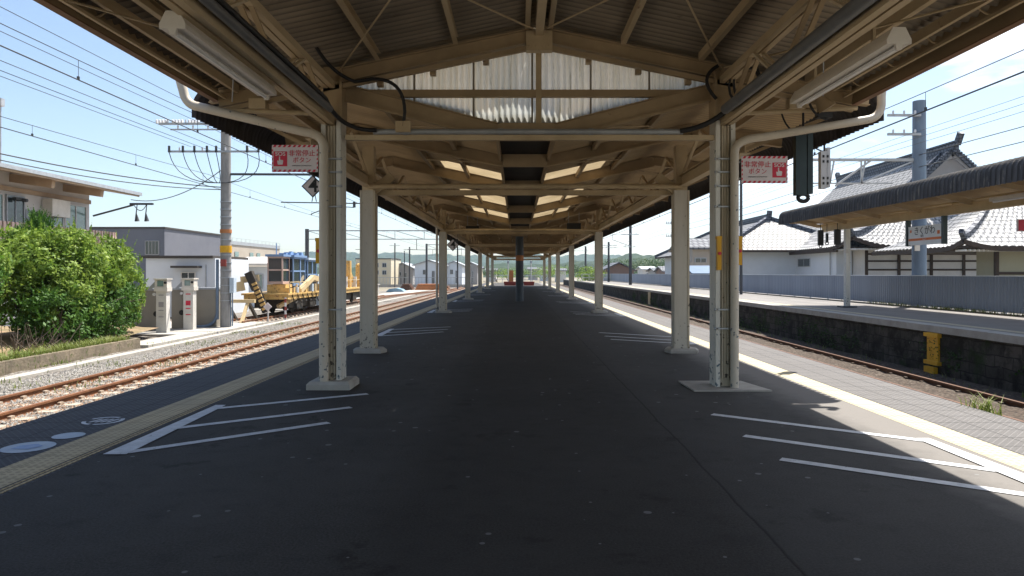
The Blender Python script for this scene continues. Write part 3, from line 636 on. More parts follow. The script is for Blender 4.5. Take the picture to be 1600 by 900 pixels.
# lattice girders over the columns
for s, gx in ((-1, -2.30), (1, 2.55)):
    zl, zu = 1.86 + H, zr(gx) - .30
    g = MB()
    for q in (-.045, .045): g.box(gx + q - .035, NY0, zu - .04, gx + q + .03, 8.60, zu + .04) if q > 0 else g.box(gx + q - .03, NY0, zu - .04, gx + q + .035, 8.60, zu + .04)
    g.build('upper_chord', M['cream'], near)
    g = MB(); g.box(gx - .075, NY0, zl - .05, gx - .012, 8.62, zl + .04); g.box(gx + .012, NY0, zl - .05, gx + .075, 8.62, zl + .04); g.build('lower_chord', M['cream'], near)
    y = 8.3; k = 0
    while y > -4:
        g = MB(); za, zb = (zl, zu) if k % 2 == 0 else (zu, zl)
        for q in (-.045, .045): g.bar((gx + q, y, za), (gx + q, y - .8, zb), .022, .045, (1, 0, 0))
        g.build('lattice_bar', M['pale'] if k % 2 else M['brown'], near); y -= .8; k += 1
    # conduit along the girder, ending in a black cable
    g = MB(); g.tube([(gx - s * .15, NY0, zl + .03), (gx - s * .15, 8.1, zl + .03)], .06 if s > 0 else .04, 10)
    g.build('conduit', M['greypipe'], near)
    # fascia with rusty lip and inner gutter rails
    xe = XL if s < 0 else XR
    g = MB(); ze = zr(xe)
    fb = .17 if s < 0 else .24; g.box(xe - .02, NY0, ze - fb, xe + .02, 8.72, ze + .06); g.build('fascia', M['brown'], near)
    g = MB(); g.box(xe - .04, NY0, ze - fb - .012, xe + .04, 8.73, ze - fb); g.build('fascia_lip', M['lip'], near)
    g = MB(); g.box(xe - s * .30 - .02, NY0, ze - .10, xe - s * .30 + .02, 8.60, ze + .0)
    g.bar((xe - s * .16, NY0, ze - .16), (xe - s * .16, 8.60, ze - .16), .03, .03); g.build('eave_purlin', M['cream'], near)
    y = 8.2
    while y > 0:
        g = MB(); g.tube(arc((xe - s * .28, y, ze - .06), (xe - s * .03, y, ze - .1), (xe - s * .16, y, ze - .2), 6), .01, 5); y -= .75
        g.build('gutter_hanger', M['brown'], near)
# tie beam between the first columns, with conduit on it
g = MB(); g.box(-2.1, 8.60, 1.63 + H, 2.45, 8.68, 1.69 + H); g.build('tie_beam', M['cream'], near)
g = MB(); g.tube([(-1.75, 8.58, 1.725 + H), (2.02, 8.58, 1.725 + H)], .034, 10)
for x in (-1.35, -.2, .9, 1.75): g.tube([(x - .03, 8.58, 1.725 + H), (x + .03, 8.58, 1.725 + H)], .04, 10)
g.build('conduit', M['galv'], near)
g = MB()
g.tube([(-2.15, 5, 1.97 + H), (-2.15, 7.3, 1.97 + H)] + arc((-2.15, 7.9, 1.96 + H), (-1.7, 8.52, 1.73 + H), (-2.15, 8.5, 1.72 + H), 10), .026, 8)
g.tube(arc((-2.35, 8.0, 2.70 + H), (-1.95, 8.45, 2.30 + H), (-2.25, 8.3, 2.38 + H), 8) + arc((-1.75, 8.48, 2.34 + H), (-1.36, 8.52, 1.95 + H), (-1.36, 8.5, 2.36 + H), 10) + [(-1.38, 8.52, 1.78 + H)], .021, 8)
g.build('black_cable', M['black'], near)
g = MB()
g.tube(arc((1.98, 8.56, 1.73 + H), (2.48, 8.35, 1.93 + H), (2.3, 8.5, 1.76 + H), 10), .032, 8)
g.tube(arc((2.42, 8.48, 2.50 + H), (2.40, 8.48, 2.10 + H), (2.15, 8.45, 2.35 + H), 8), .022, 8)
g.tube([(2.75 + .16 * math.cos(a), 8.42, 2.28 + H + .27 * math.sin(a)) for a in [k * math.pi / 8 for k in range(17)]], .015, 6)
g.tube([(2.73 + .19 * math.cos(a), 8.44, 2.24 + H + .24 * math.sin(a)) for a in [k * math.pi / 8 for k in range(17)]], .015, 6)
g.build('black_cable', M['black'], near)
g = MB(); g.box(-1.47, 8.5, 1.71 + H, -1.29, 8.60, 1.84 + H); g.build('junction_box', M['cream'], near)
# outriggers from the columns to the eaves
for s, cx, xe in ((-1, -2.30, XL), (1, 2.55, XR)):
    g = MB(); g.tube([(cx, 8.62, 1.95 + H), (xe, 8.62, zr(xe) - .30)], .03, 6)
    g.box(min(cx + s * .75, cx + s * .95), 8.52, 2.0 + H, max(cx + s * .75, cx + s * .95), 8.66, 2.12 + H)
    g.build('outrigger', M['cream'], near)
    g = MB(); g.tube([(cx + s * .5, 7.0, zr(cx + s * .5) - .1), (cx + s * 1.1, 8.4, 2.05 + H)], .008, 5); g.build('stay_rod', M['galv'], near)
# first pair of columns
def near_column(x, s, lab):
    c = MB()
    for q in (-1, 1):
        xx = x + q * .092; hw = .026
        c.box(xx - hw, 8.56, .1 if s < 0 else .02, xx + hw, 8.575, 1.86 + H); c.box(xx + q * hw - .006, 8.575, .1 if s < 0 else .02, xx + q * hw + .006, 8.82, 1.86 + H)
        c.box(xx - hw, 8.82, .1 if s < 0 else .02, xx + hw, 8.835, 1.86 + H)
    col_ = c.build('column', M['white'], near)
    if lab: col_['label'] = lab
    b = MB(); b.box(x - .095, 8.60, .1 if s < 0 else .02, x + .095, 8.80, 1.80 + H); b.box(x - .012, 8.588, .1, x + .012, 8.60, 1.8 + H)
    for q in (-.034, .038): b.tube([(x + q, 8.585, .12), (x + q, 8.585, 1.8 + H)], .013, 6)
    k = b.build('column_web', M['stain'], near); k.parent = col_; k.location = (0, 0, 0)
    b = MB(); b.box(x - .10, 8.60, 1.86 + H, x + .10, 8.82, 2.52 + H); b.box(x - .13, 8.57, 1.86 + H, x - .10, 8.84, 2.5 + H); b.box(x + .10, 8.57, 1.86 + H, x + .13, 8.84, 2.5 + H)
    k = b.build('column_head', M['brown'], near)
    for z in (.95, 1.82 + .38, .72 + .0, 2.45, 2.62, 2.78):
        b = MB(); b.box(x - .08 - .02 * s, 8.53, z, x + .10 - .03 * s, 8.56, z + .018); b.tube([(x - .12 * s, 8.545, z + .01), (x - .14 * s, 8.545, z + .01)], .018, 6); k = b.build('strap', M['galv'], near)
        k.parent = col_; k.location = (0, 0, 0)
    b = MB()
    if s < 0:
        b.prism([(-.26, -.26), (.26, -.26), (.26, .26), (-.26, .26)], lambda u, v: (x + u, 8.68 + v, 0), lambda u, v: (x + u, 8.68 + v, .065))
        b.prism([(-.26, -.26), (.26, -.26), (.26, .26), (-.26, .26)], lambda u, v: (x + u, 8.68 + v, .065), lambda u, v: (x + u * .88, 8.68 + v * .88, .10))
    else: b.prism([(-.44, -.36), (.48, -.36), (.34, .38), (-.46, .38)], lambda u, v: (x + u, 8.68 + v, 0), lambda u, v: (x + u, 8.68 + v, .018))
    b.build('plinth', M['concrete'], near)
near_column(-2.265, -1, 'white painted steel column with brown stained channel and thin conduits')
near_column(2.535, 1, 'white painted steel column with chipped paint on a flat concrete plate')
# drainpipes
def pipe(pts, r, name, m, parent): g = MB(); g.tube(pts, r, 12); return g.build(name, m, parent)
pl = [(-4.10, 8.55, 2.38 + H), (-4.07, 8.55, 2.27 + H)] + arc((-4.05, 8.55, 2.20 + H), (-3.86, 8.54, 2.02 + H), (-4.02, 8.55, 2.04 + H), 6) + arc((-2.55, 8.47, 1.70 + H), (-2.335, 8.50, 1.52 + H), (-2.335, 8.49, 1.68 + H), 6) + [(-2.335, 8.50, .10)]
pipe(pl, .055, 'drainpipe', M['pvc'], near)
pr = [(4.46, 8.6, 2.28 + H), (4.45, 8.6, 2.15 + H)] + arc((4.45, 8.6, 2.06 + H), (4.26, 8.58, 1.87 + H), (4.44, 8.6, 1.90 + H), 6) + arc((2.95, 8.48, 1.64 + H), (2.625, 8.50, 1.46 + H), (2.625, 8.49, 1.62 + H), 6) + [(2.625, 8.50, .02)]
pipe(pr, .05, 'drainpipe', M['pvc'], near)

# ================================================================ FAR CANOPY (valley roof running away)
CX = .12
FY0, FY1 = 8.95, 79
far = thing('platform_canopy', (CX, 40, 0), 'long valley roofed canopy on two rows of pale columns, running down the platform', 'canopy', 'platform canopies')
COLS_L, COLS_R = -2.63, 2.90
def fz(x):      # underside of sheet
    d = abs(x - CX) - .40
    k = (COLS_R - CX - .4) if x > CX else (CX - COLS_L - .4)
    if d <= k: return H + 1.97 + .225 * max(d, 0)
    return H + 1.97 + .225 * k - .13 * (d - k)
frames = [8.80, 11.7, 15.0, 20.5, 25.2, 29.4, 33.6, 37.6, 41.8, 46, 50.2, 54.4, 58.6, 62.8, 67, 71.2, 75.4, 78.8]
EL, ER = -3.85, 4.40
def fp(x0, x1, n=3): return [(x0 + (x1 - x0) * i / n, fz(x0 + (x1 - x0) * i / n)) for i in range(n + 1)]
for side in (-1, 1):
    gi = CX + side * .40; co = COLS_L if side < 0 else COLS_R; e = EL if side < 0 else ER; sk = CX + side * 1.65
    g = MB()
    g.corr(fp(sk, co) + fp(co, e)[1:], FY0, FY1, .13, .014, 6)
    g.corr(fp(gi, sk), FY0, 13.9, .13, .014, 6); g.corr(fp(gi, sk), 14.98, 18.3, .13, .014, 6); g.corr(fp(gi, sk), 20.48, 23.4, .13, .014, 6); g.corr(fp(gi, sk), 25.2, FY1, .13, .014, 6)
    g.build('roof_sheet', M['farsheet'], far)
    for a, b in ((13.9, 14.98), (18.3, 20.48), (23.4, 25.2)):
        g = MB(); g.corr(fp(gi, sk), a, b, .13, .014, 6); g.build('skylight_sheet', M['frp2'], far)
    # curled corrugated eave
    zt = fz(e) + .02; dr = .36
    prof = [(e - side * .12, zt + .035), (e, zt + .02)] + [(e + side * .27 * math.sin(a), zt - .28 + .30 * math.cos(a)) for a in [math.pi / 2 * k / 6 for k in range(1, 7)]] + [(e + side * .27, zt - .38)]
    g = MB(); g.corr(prof, FY0, FY1, .13, .022, 8); g.build('curled_eave', M['curl'], far)
    # gutter side, girders, purlins
    g = MB(); g.box(gi - .02, FY0, H + 1.86, gi + .02, FY1, H + 1.99); g.build('gutter_edge', M['brown'], far)
    for d, h in ((1.15, .08), (1.9, .08), (3.4, .08)):
        x = CX + side * d
        g = MB(); g.box(x - .03, FY0, fz(x) - .11, x + .03, FY1, fz(x) - .02); g.build('purlin', M['brown'], far)
    g = MB(); g.ibeam((co, FY0, H + 1.62), (co, FY1, H + 1.62), .13, .2); g.build('girder', M['cream'], far)
    g = MB(); y = 9.8; k = 0
    while y < FY1 - 2:
        z0, z1 = (H + 1.70, H + 2.25); g.bar((co, y, z0), (co, y + 1.3, z1), .03, .05, (1, 0, 0)); g.bar((co, y + 1.3, z1), (co, y + 2.6, z0), .03, .05, (1, 0, 0)); y += 2.6
    g.build('girder_lacing', M['cream'], far)
    g = MB(); g.tube([(co + side * .16, 13, H + 1.80), (co + side * .16, FY1 - 2, H + 1.80)], .04, 8); g.build('conduit', M['greypipe'], far)
    y = 10
    while y < FY1:
        g = MB(); g.bar((co + side * .05, y, H + 1.65), (e, y, fz(e) - .10), .04, .05); y += 2.1
        g.build('eave_bracket', M['brown'], far)
g = MB(); g.box(CX - .38, FY0, H + 1.99, CX + .38, FY1, H + 2.02); g.build('valley_gutter', M['gutter'], far)
for fy in frames:
    g = MB(); c0, c1 = CX - .36, CX + .36; zc = H + (1.87 if fy > 9 else 1.77)
    for side in (-1, 1):
        co = COLS_L if side < 0 else COLS_R; e = EL if side < 0 else ER
        kx = CX + side * .36
        g.ibeam((kx, fy, zc), (co, fy, fz(co) - .12), .10, .20, .012); g.ibeam((co, fy, fz(co) - .12), (e, fy, fz(e) - .13), .10, .18, .012)
        g.bar((kx, fy - .06, zc - .105), (co, fy - .06, fz(co) - .23), .035, .03)
    g.box(c0, fy - .05, zc - .1, c1, fy + .05, zc + .1)
    g.build('valley_frame', M['brown'], far)
for a, b in zip(frames[:5], frames[1:6]):
    for side in (-1, 1): g = MB(); g.tube([(CX + side * .45, a + .2, H + 1.86), (CX + side * 1.9, (a + b) / 2 + .3, fz(CX + side * 1.9) - .1)], .012, 5); g.build('bracing_rod', M['cream'], far)
# dark openings frames, hanging name board etc. small boxes under the roof
# columns
def far_column_parts(x, y, side):
    g = MB(); g.box(x - .13, y - .12, .08, x + .095, y + .12, 1.46 + H); g.box(x - .135, y - .13, .08, x - .105, y + .13, 1.46 + H)
    o = g.build('column', M['offwhite'], far)
    b = MB(); b.box(x + .097, y - .13, .08, x + .130, y + .13, 1.46 + H); k = b.build('column_flange', M['stain'], far); k.parent = o; k.location = (0, 0, 0)
    b = MB(); b.box(x - .10, y - .10, 1.462 + H, x + .10, y + .10, fz(x) - .25); b.bar((x, y, 1.40 + H), (x - side * .42, y, 1.62 + H + .1), .10, .16); b.build('column_head', M['cream'], far)
    b = MB(); q = [(-.22, -.22), (.25, -.22), (.32, 0), (.25, .22), (-.22, .22), (-.28, 0)]
    b.prism(q, lambda u, v: (x + u, y + v, 0), lambda u, v: (x + u, y + v, .05)); b.prism(q, lambda u, v: (x + u, y + v, .05), lambda u, v: (x + u * .85, y + v * .85, .08))
    b.build('plinth', M['concrete'], far)
    return o
for n in range(1, 7):
    for x, s in ((COLS_L, -1), (COLS_R, 1)): far_column_parts(x, 12.5 * n, s)
    y = 12.5 * n
    g = MB(); g.tube([(COLS_L, y - .12, 1.53 + H), (COLS_R, y - .12, 1.53 + H)], .045, 8); g.build('tie_beam', M['cream'], far)
    g = MB(); g.ibeam((COLS_L, y + .1, 1.34 + H + .1), (COLS_R, y + .1, 1.34 + H + .1), .08, .09); g.build('tie_beam', M['cream'], far)
# centre post carrying the valley
cp = MB(); cp.tube([(CX, 34, .05), (CX, 34, H + 1.77)], .19, 16); cpo = cp.build('centre_post', M['asphalt_post'], far)
cpo['label'] = 'blue grey round post with an orange band, standing alone in the middle'
b = MB(); b.tube([(CX, 34, H + .60), (CX, 34, H + .86)], .195, 16); k = b.build('orange_band', M['orange'], far); k.parent = cpo; k.location = (0, 0, 0)
# downpipe of the far canopy's columns
for y in (25,): 
    g = MB(); g.tube([(COLS_L - .22, y, .02), (COLS_L - .22, y, H + 1.7)], .04, 8); g.build('drainpipe', M['pvc'], far)

# ================================================================ FITTINGS
def lamp(loc, ln, label, s):
    t = thing('fluorescent_lamp', loc, label, 'lamp', 'fluorescent lamps under the canopy', local=True)
    g = MB(); q = [(-.09, .0), (.09, .0), (.09, .03), (.045, .12), (-.045, .12), (-.09, .03)]
    g.prism(q, lambda a, b: (a, 0, b), lambda a, b: (a, ln, b)); g.build('housing', M['lamp'], t)
    for q in (-.0,):
        g = MB(); g.tube([(q, .04, -.022), (q, ln - .04, -.022)], .018, 10); g.build('tube', M['tubeoff'], t)
    for y in (.0, ln):
        g = MB(); g.prism([(-.02, -.045), (.02, -.045), (.03, -.003), (.092, -.003), (.092, .033), (.047, .123), (-.047, .123), (-.092, .033), (-.092, -.003), (-.03, -.003)], lambda a, b: (a, y - .012, b), lambda a, b: (a, y + .012, b)); g.build('end_cap', M['lamp'], t)
    for y in (ln * .2, ln * .8):
        g = MB(); g.box(-.012, y - .015, .12, .012, y + .015, .30); g.build('hanger', M['cream'], t)
    return t
l1 = lamp((-2.42, 4.95, 1.72 + H), 1.85, 'unlit long lamp under the sunless side girder of the peaked canopy, left one', -1)
copy_tree(l1, (2.86, 5.28, 1.72 + H), 'unlit long lamp under the right girder of the peaked canopy')

def sos_sign(x, y, zc, label, mirror):
    t = thing('emergency_sign', (x, y, zc), label, 'sign', 'emergency stop button signs')
    W_, H_ = .555, .325
    b = MB(); b.box(x - W_ / 2, y - .01, zc - H_ / 2, x + W_ / 2, y + .01, zc + H_ / 2); b.build('board', M['signwhite'], t)
    b = MB(); n = 9; yy = y - .012
    for zz0 in (zc - H_ / 2, zc + H_ / 2 - .028):
        for k in range(n):
            x0 = x - W_ / 2 + .01 + k * (W_ - .02) / n; b.poly([(x0, yy, zz0), (x0 + .032, yy, zz0), (x0 + .05, yy, zz0 + .028), (x0 + .018, yy, zz0 + .028)])
    for xx0 in (x - W_ / 2, x + W_ / 2 - .014):
        for k in range(5):
            z0 = zc - H_ / 2 + .035 + k * .052; b.poly([(xx0, yy, z0), (xx0 + .014, yy, z0 + .008), (xx0 + .014, yy, z0 + .034), (xx0, yy, z0 + .026)])
    b.build('striped_border', M['red'], t)
    m = -1 if mirror else 1
    bx = x - m * .175; b = MB(); b.box(bx - .082, y - .0125, zc - .095, bx + .082, y - .0105, zc + .085); b.build('red_panel', M['red'], t)
    txt('SOS', .062, M['signwhite'], t, (bx, y - .014, zc + .052), (R(90), 0, 0), bold=.0012, sx=1.15)
    b = MB(); hx, hz = bx, zc - .075     # pointing hand
    b.poly([(hx - .03, y - .0145, hz), (hx + .028, y - .0145, hz), (hx + .036, y - .0145, hz + .045), (hx + .03, y - .0145, hz + .055), (hx - .002, y - .0145, hz + .06), (hx - .002, y - .0145, hz + .098), (hx - .016, y - .0145, hz + .098), (hx - .016, y - .0145, hz + .045), (hx - .032, y - .0145, hz + .052), (hx - .038, y - .0145, hz + .042)])
    b.build('hand_symbol', M['signwhite'], t)
    tx = x + m * .085
    txt('非常停止', .082, M['red'], t, (tx, y - .014, zc + .058), (R(90), 0, 0))
    txt('ボタン', .075, M['red'], t, (tx, y - .014, zc - .025), (R(90), 0, 0))
    txt('EMERGENCY STOP BUTTON', .018, M['ink'], t, (tx, y - .014, zc - .088), (R(90), 0, 0))
    b = MB(); b.tube([(x + m * W_ / 2, y + .03, zc + .1), (x + m * (W_ / 2 + .12), y + .06, zc + .1)], .01, 6); b.tube([(x + m * W_ / 2, y + .03, zc - .1), (x + m * (W_ / 2 + .12), y + .06, zc - .1)], .01, 6)
    b.build('mounting_arm', M['galv'], t); return t
sos_sign(-2.68, 8.5, 1.385 + H, 'red and white emergency stop sign on the left column, red panel at its left end', False)
sos_sign(2.985, 8.5, 1.25 + H, 'red and white emergency stop sign on the right column, red panel at its right end', True)

def button_box(x, y, z0, z1, w_, label):
    t = thing('emergency_button_box', (x, y, z0), label, 'button box', 'yellow emergency button boxes')
    b = MB(); b.box(x - w_ / 2, y - .06, z0, x + w_ / 2, y + .06, z1); b.build('casing', M['yellow'], t)
    b = MB(); b.box(x - w_ / 2 - .006, y - .066, z1 - .03, x + w_ / 2 + .006, y + .066, z1 + .01); b.build('lid', M['yellow'], t)
    b = MB(); b.tube([(x, y - .062, (z0 + z1) / 2), (x, y - .085, (z0 + z1) / 2)], .02, 10); b.build('button', M['red'], t)
button_box(-2.415, 8.62, .12 + H, .42 + H, .07, 'narrow yellow box on the outer face of the left front column')
button_box(2.445, 8.565, .04 + H, .44 + H, .05, 'tall yellow box on the front of the right front column')
button_box(2.70, 8.60, .10 + H, .44 + H, .06, 'small yellow box at the outer edge of the right front column')

def diamond(x, y, z, r, label, char):
    t = thing('stop_position_sign', (x, y, z), label, 'sign', 'diamond stop position signs')
    b = MB(); b.prism([(0, -r), (r, 0), (0, r), (-r, 0)], lambda a, c: (x + a, y + .01, z + c), lambda a, c: (x + a, y - .0, z + c)); b.build('border', M['ink'], t)
    q = r * .86; b = MB(); b.prism([(0, -q), (q, 0), (0, q), (-q, 0)], lambda a, c: (x + a, y + .0, z + c), lambda a, c: (x + a, y - .004, z + c)); b.build('plate', M['signwhite'], t)
    txt(char, r * 1.7, M['ink'], t, (x + .01, y - .006, z), (R(90), 0, 0), bold=.004)
    b = MB(); b.tube([(x + .1 * r / .14, y + .03, z - 1.0), (x + .1 * r / .14, y + .03, z + .6)], .022, 8); b.build('hanging_pole', M['darkpole'], t)
diamond(-2.70, 9.3, 1.15 + H, .15, 'large diamond sign with a black 4 hanging beside the left front column', '4')
diamond(-2.83, 31, 1.25 + H, .28, 'small dark diamond sign hanging far down the left eave', '4')

# hanging departure signals on the right
def hanger_box(x, y, z0, z1, w_, m, label, ring):
    t = thing('departure_signal', (x, y, z0), label, 'signal', 'signals hanging under the right eave')
    b = MB(); b.box(x - w_ / 2, y - .05, z0, x + w_ * .12, y + .05, z1); b.build('casing', m, t)
    b = MB(); b.box(x + w_ * .2, y - .04, z0 + .02, x + w_ / 2, y + .04, z1 + .06); b.build('side_casing', m, t)
    if ring:
        b = MB(); b.tube([(x + .07 * math.cos(a), y, z0 - .03 + .05 * math.sin(a)) for a in [k * math.pi / 8 for k in range(17)]], .028, 8); b.build('pull_ring', M['black'], t)
    else:
        for zz in (z0 + .06, z0 + .14, z1 - .1, z1 - .18):
            for xq in (-.05, .015): b = MB(); b.box(x + xq, y - .055, zz, x + xq + .03, y - .05, zz + .04); b.build('lens', M['ink'], t)
    b = MB(); b.tube([(x, y, z1), (x, y, z1 + .32)], .015, 6); b.tube(arc((x, y, z1), (x - .3, y, z1 + .35), (x - .25, y, z1 + .05)), .012, 6); b.build('bracket', M['black'], t)
hanger_box(3.86, 9.5, 1.05 + H, 1.86 + H, .235, M['device'], 'large dark green hanging casing with a round pull ring below', True)
hanger_box(4.80, 11.0, 1.32 + H, 1.90 + H, .15, M['plaster'], 'slim white hanging casing with pairs of dark lenses', False)

# speaker horn above the right pipe
t = thing('loudspeaker', (3.6, 8.3, 1.85 + H), 'small cream horn loudspeaker above the right drainpipe', 'loudspeaker')
b = MB(); b.tube([(3.55, 8.35, 2.12 + H), (3.60, 8.33, 2.04 + H), (3.66, 8.32, 1.94 + H)], [.05, .07, .12], 14); b.build('horn', M['brown'], t)
b = MB(); b.tube(arc((3.45, 8.3, 2.0 + H), (3.68, 8.35, 1.82 + H), (3.5, 8.3, 1.85 + H)), .014, 6); b.box(3.55, 8.3, 1.84 + H, 3.72, 8.4, 1.90 + H); b.build('bracket', M['black'], t)

# ================================================================ OPPOSITE CANOPY
oc = thing('platform_canopy', (11.95, 25.5, OZ), 'mossy grey canopy over the opposite platform, with a curled eave', 'canopy', 'platform canopies')
OY0, OY1 = 6.5, 28.2
def oz(x): return H + (2.02 + .16 * abs(x - 12.2))
g = MB(); g.corr([(10.75, oz(10.75)), (11.5, oz(11.5)), (12.2, oz(12.2)), (13.2, oz(13.2)), (14.2, oz(14.2))], OY0, OY1, .13, .015, 6); g.build('roof_sheet', M['farsheet'], oc)
for e, s in ((10.75, -1), (14.2, 1)):
    zt = oz(e)
    prof = [(e - s * .5, zt + .08), (e - s * .12, zt + .20), (e, zt + .20)] + [(e + s * .24 * math.sin(a), zt - .04 + .24 * math.cos(a)) for a in [math.pi / 2 * k / 6 for k in range(1, 7)]] + [(e + s * .25, zt - .32)]
    g = MB(); g.corr(prof, OY0, OY1 + .05, .17, .034, 8); g.build('curled_eave', M['roofgrey'], oc)
g = MB(); g.ibeam((11.95, OY0, H + 1.74), (11.95, 27.6, H + 1.74), .14, .26); g.build('main_beam', M['machpale'], oc)
g = MB(); g.box(10.9, OY1 - .05, H + 1.98, 14.1, OY1, H + 2.12); g.build('end_board', M['brown'], oc)
y = 27.9
while y > OY0:
    g = MB(); g.bar((11.95, y, H + 1.86), (10.75, y, oz(10.75) - .12), .08, .13); g.bar((11.95, y, H + 1.86), (14.1, y, oz(14.1) - .12), .08, .13); g.build('rafter', M['cream'], oc); y -= 2.35
for x in (11.2, 12.9, 13.6):
    g = MB(); g.box(x - .03, OY0, oz(x) - .10, x + .03, OY1 - .1, oz(x) - .02); g.build('purlin', M['machpale'], oc)
for y in (25.5, 13.2):
    g = MB(); g.box(11.87, y - .09, OZ, 12.03, y + .09, H + 1.6); o = g.build('column', M['white'], oc)
    g = MB(); g.box(11.70, y - .25, OZ, 12.2, y + .25, OZ + .05); g.build('plinth', M['asphalt_post'], oc)
g = MB(); g.box(11.76, 25.2, .72 + H, 11.87, 25.33, .86 + H); g.build('switch_box', M['lamp'], oc)
def opp_lamp(y, lab):
    t = thing('fluorescent_lamp', (11.6, y, H + 1.75), lab, 'lamp', 'fluorescent lamps under the opposite canopy', local=True)
    g = MB(); g.box(-.07, 0, 0, .07, 1.6, .09); g.build('housing', M['lamp'], t); g = MB(); g.tube([(0, .05, -.02), (0, 1.55, -.02)], .018, 8); g.build('tube', M['tubeoff'], t)
opp_lamp(15.6, 'unlit lamp under the opposite canopy to the right of the station name sign')
# hanging signals beside the opposite column
def opp_sig(x, y, w_, lab, h0=1.05, h1=1.62):
    t = thing('departure_signal', (x, y, H + h0), lab, 'signal', 'signals hanging under the opposite canopy')
    b = MB(); b.box(x - w_ / 2, y - .05, H + h0, x + w_ / 2, y + .05, H + h1); b.build('casing', M['black'], t)
    b = MB(); b.tube([(x, y, H + h1), (x, y, H + 1.85)], .012, 6); b.tube([(x + .06 * math.cos(a), y, H + h0 - .03 + .05 * math.sin(a)) for a in [k * math.pi / 6 for k in range(13)]], .018, 6); b.build('bracket', M['black'], t)
opp_sig(11.38, 26.4, .19, 'dark hanging casing farthest from the opposite column')
opp_sig(11.62, 26.4, .07, 'thin dark chain between the two dark casings', 1.15, 1.5)
opp_sig(11.83, 26.0, .22, 'wide dark hanging casing beside the opposite column')
# station name sign
t = thing('station_name_sign', (11.95, 20.6, H + 1.1), 'white station name sign with orange band hanging from the opposite canopy', 'sign')
sx_, sz_ = 11.95, H + 1.12
ya, yb = 19.75, 21.45
b = MB(); b.box(sx_ - .03, ya, sz_ - .28, sx_ + .03, yb, sz_ + .28); b.build('board', M['boardwhite'], t)
b = MB(); b.box(sx_ - .034, ya + .02, sz_ - .15, sx_ - .031, yb - .02, sz_ - .08); b.build('orange_band', M['signorange'], t)
for yy in (ya - .06, yb + .06):
    b = MB(); b.box(sx_ - .06, yy - .05, sz_ - .30, sx_ + .06, yy + .05, H + 1.62); b.build('hanger_post', M['device'], t)
rotw = (R(90), 0, R(-90))
txt('きくがわ', .27, M['ink'], t, (sx_ - .036, (ya + yb) / 2, sz_ + .12), rotw)
txt('菊川', .08, M['ink'], t, (sx_ - .036, (ya + yb) / 2 + .12, sz_ - .02), rotw)
txt('Kikugawa', .05, M['signwhite'], t, (sx_ - .036, (ya + yb) / 2, sz_ - .115), rotw)
b = MB(); b.box(sx_ - .036, yb - .18, sz_ + .1, sx_ - .032, yb - .10, sz_ + .18); b.box(sx_ - .036, ya + .1, sz_ - .0, sx_ - .032, ya + .22, sz_ + .10); b.build('orange_symbol', M['signorange'], t)
# second emergency sign at the right edge
t = thing('emergency_sign', (12.2, 16.9, H + 1.0), 'edge of a red and white sign on the opposite platform, cut by the picture edge', 'sign')
b = MB(); b.box(12.0, 16.88, H + 1.0, 12.5, 16.92, H + 1.3); b.build('board', M['signwhite'], t)
b = MB(); b.box(12.02, 16.872, H + 1.02, 12.2, 16.878, H + 1.28); b.build('red_panel', M['red'], t)

# fence on the opposite platform
fn = thing('corrugated_fence', (14.5, 30, OZ), 'long low blue grey corrugated metal fence behind the opposite platform', 'fence')
M['fence'] = mat('bluegrey_fence', (.27, .31, .38), (.215, .25, .31), .25, .5, stretch=(1, 4, .2))
g = MB(); vs = []; y = 4.0; k = 0; dy = .055
while y < 150:
    d = min(max(.055, y * .0022), .30); x = 14.5 + (.018 if k % 2 else -.018); vs += [(x, y, OZ + .06), (x, y, H - .10)]; y += d; k += 1
    if k % 2 == 0: vs += [(x, y, OZ + .06), (x, y, H - .10)]; y += d * .6
n = len(vs) // 2
g.add(vs, [(2 * j, 2 * j + 2, 2 * j + 3, 2 * j + 1) for j in range(n - 1)]); g.build('panel', M['fence'], fn)
g = MB(); g.box(14.46, 4, H - .10, 14.54, 150, H - .075); g.build('top_rail', M['shedwall'], fn)
g = MB(); y = 5
while y < 150: g.box(14.56, y, OZ, 14.62, y + .06, H - .12); y += 2
g.build('fence_posts', M['galv'], fn)['label'] = 'row of short grey posts behind the panels'
g = MB(); g.box(14.2, 4, OZ - .01, 14.46, 150, OZ + .03); g.build('footing', M['kerb'], fn)
# fence weeds
def blades(n, fn_pos, h0, h1, w_=.01, lean=.5):
    g = MB()
    for _ in range(n):
        p = Vector(fn_pos()); h = rnd.uniform(h0, h1); a = rnd.random() * 6.28; d = Vector((math.cos(a), math.sin(a), 0)); s = Vector((-d.y, d.x, 0)) * w_
        m1 = p + d * h * lean * .35 + Vector((0, 0, h * .65)); m2 = p + d * h * lean + Vector((0, 0, h * .95))
        g.add([p - s, p + s, m1 + s * .7, m1 - s * .7, m2], [(0, 1, 2, 3), (3, 2, 4)])
    return g
tag(blades(1400, lambda: (14.3 + rnd.gauss(0, .06), rnd.choice([14, 17, 19, 22, 23.5, 27]) + rnd.gauss(0, 1.0), OZ), .04, .16).build('fence_weeds', M['grassm']), kind='stuff')
tag(blades(90, lambda: (4.86 + rnd.gauss(0, .06), 7.35 + rnd.gauss(0, .12), -.10), .08, .28, .006, .8).build('grass_tuft', M['grassm']), 'tuft of green grass growing at the platform edge by the rail', 'grass tuft')
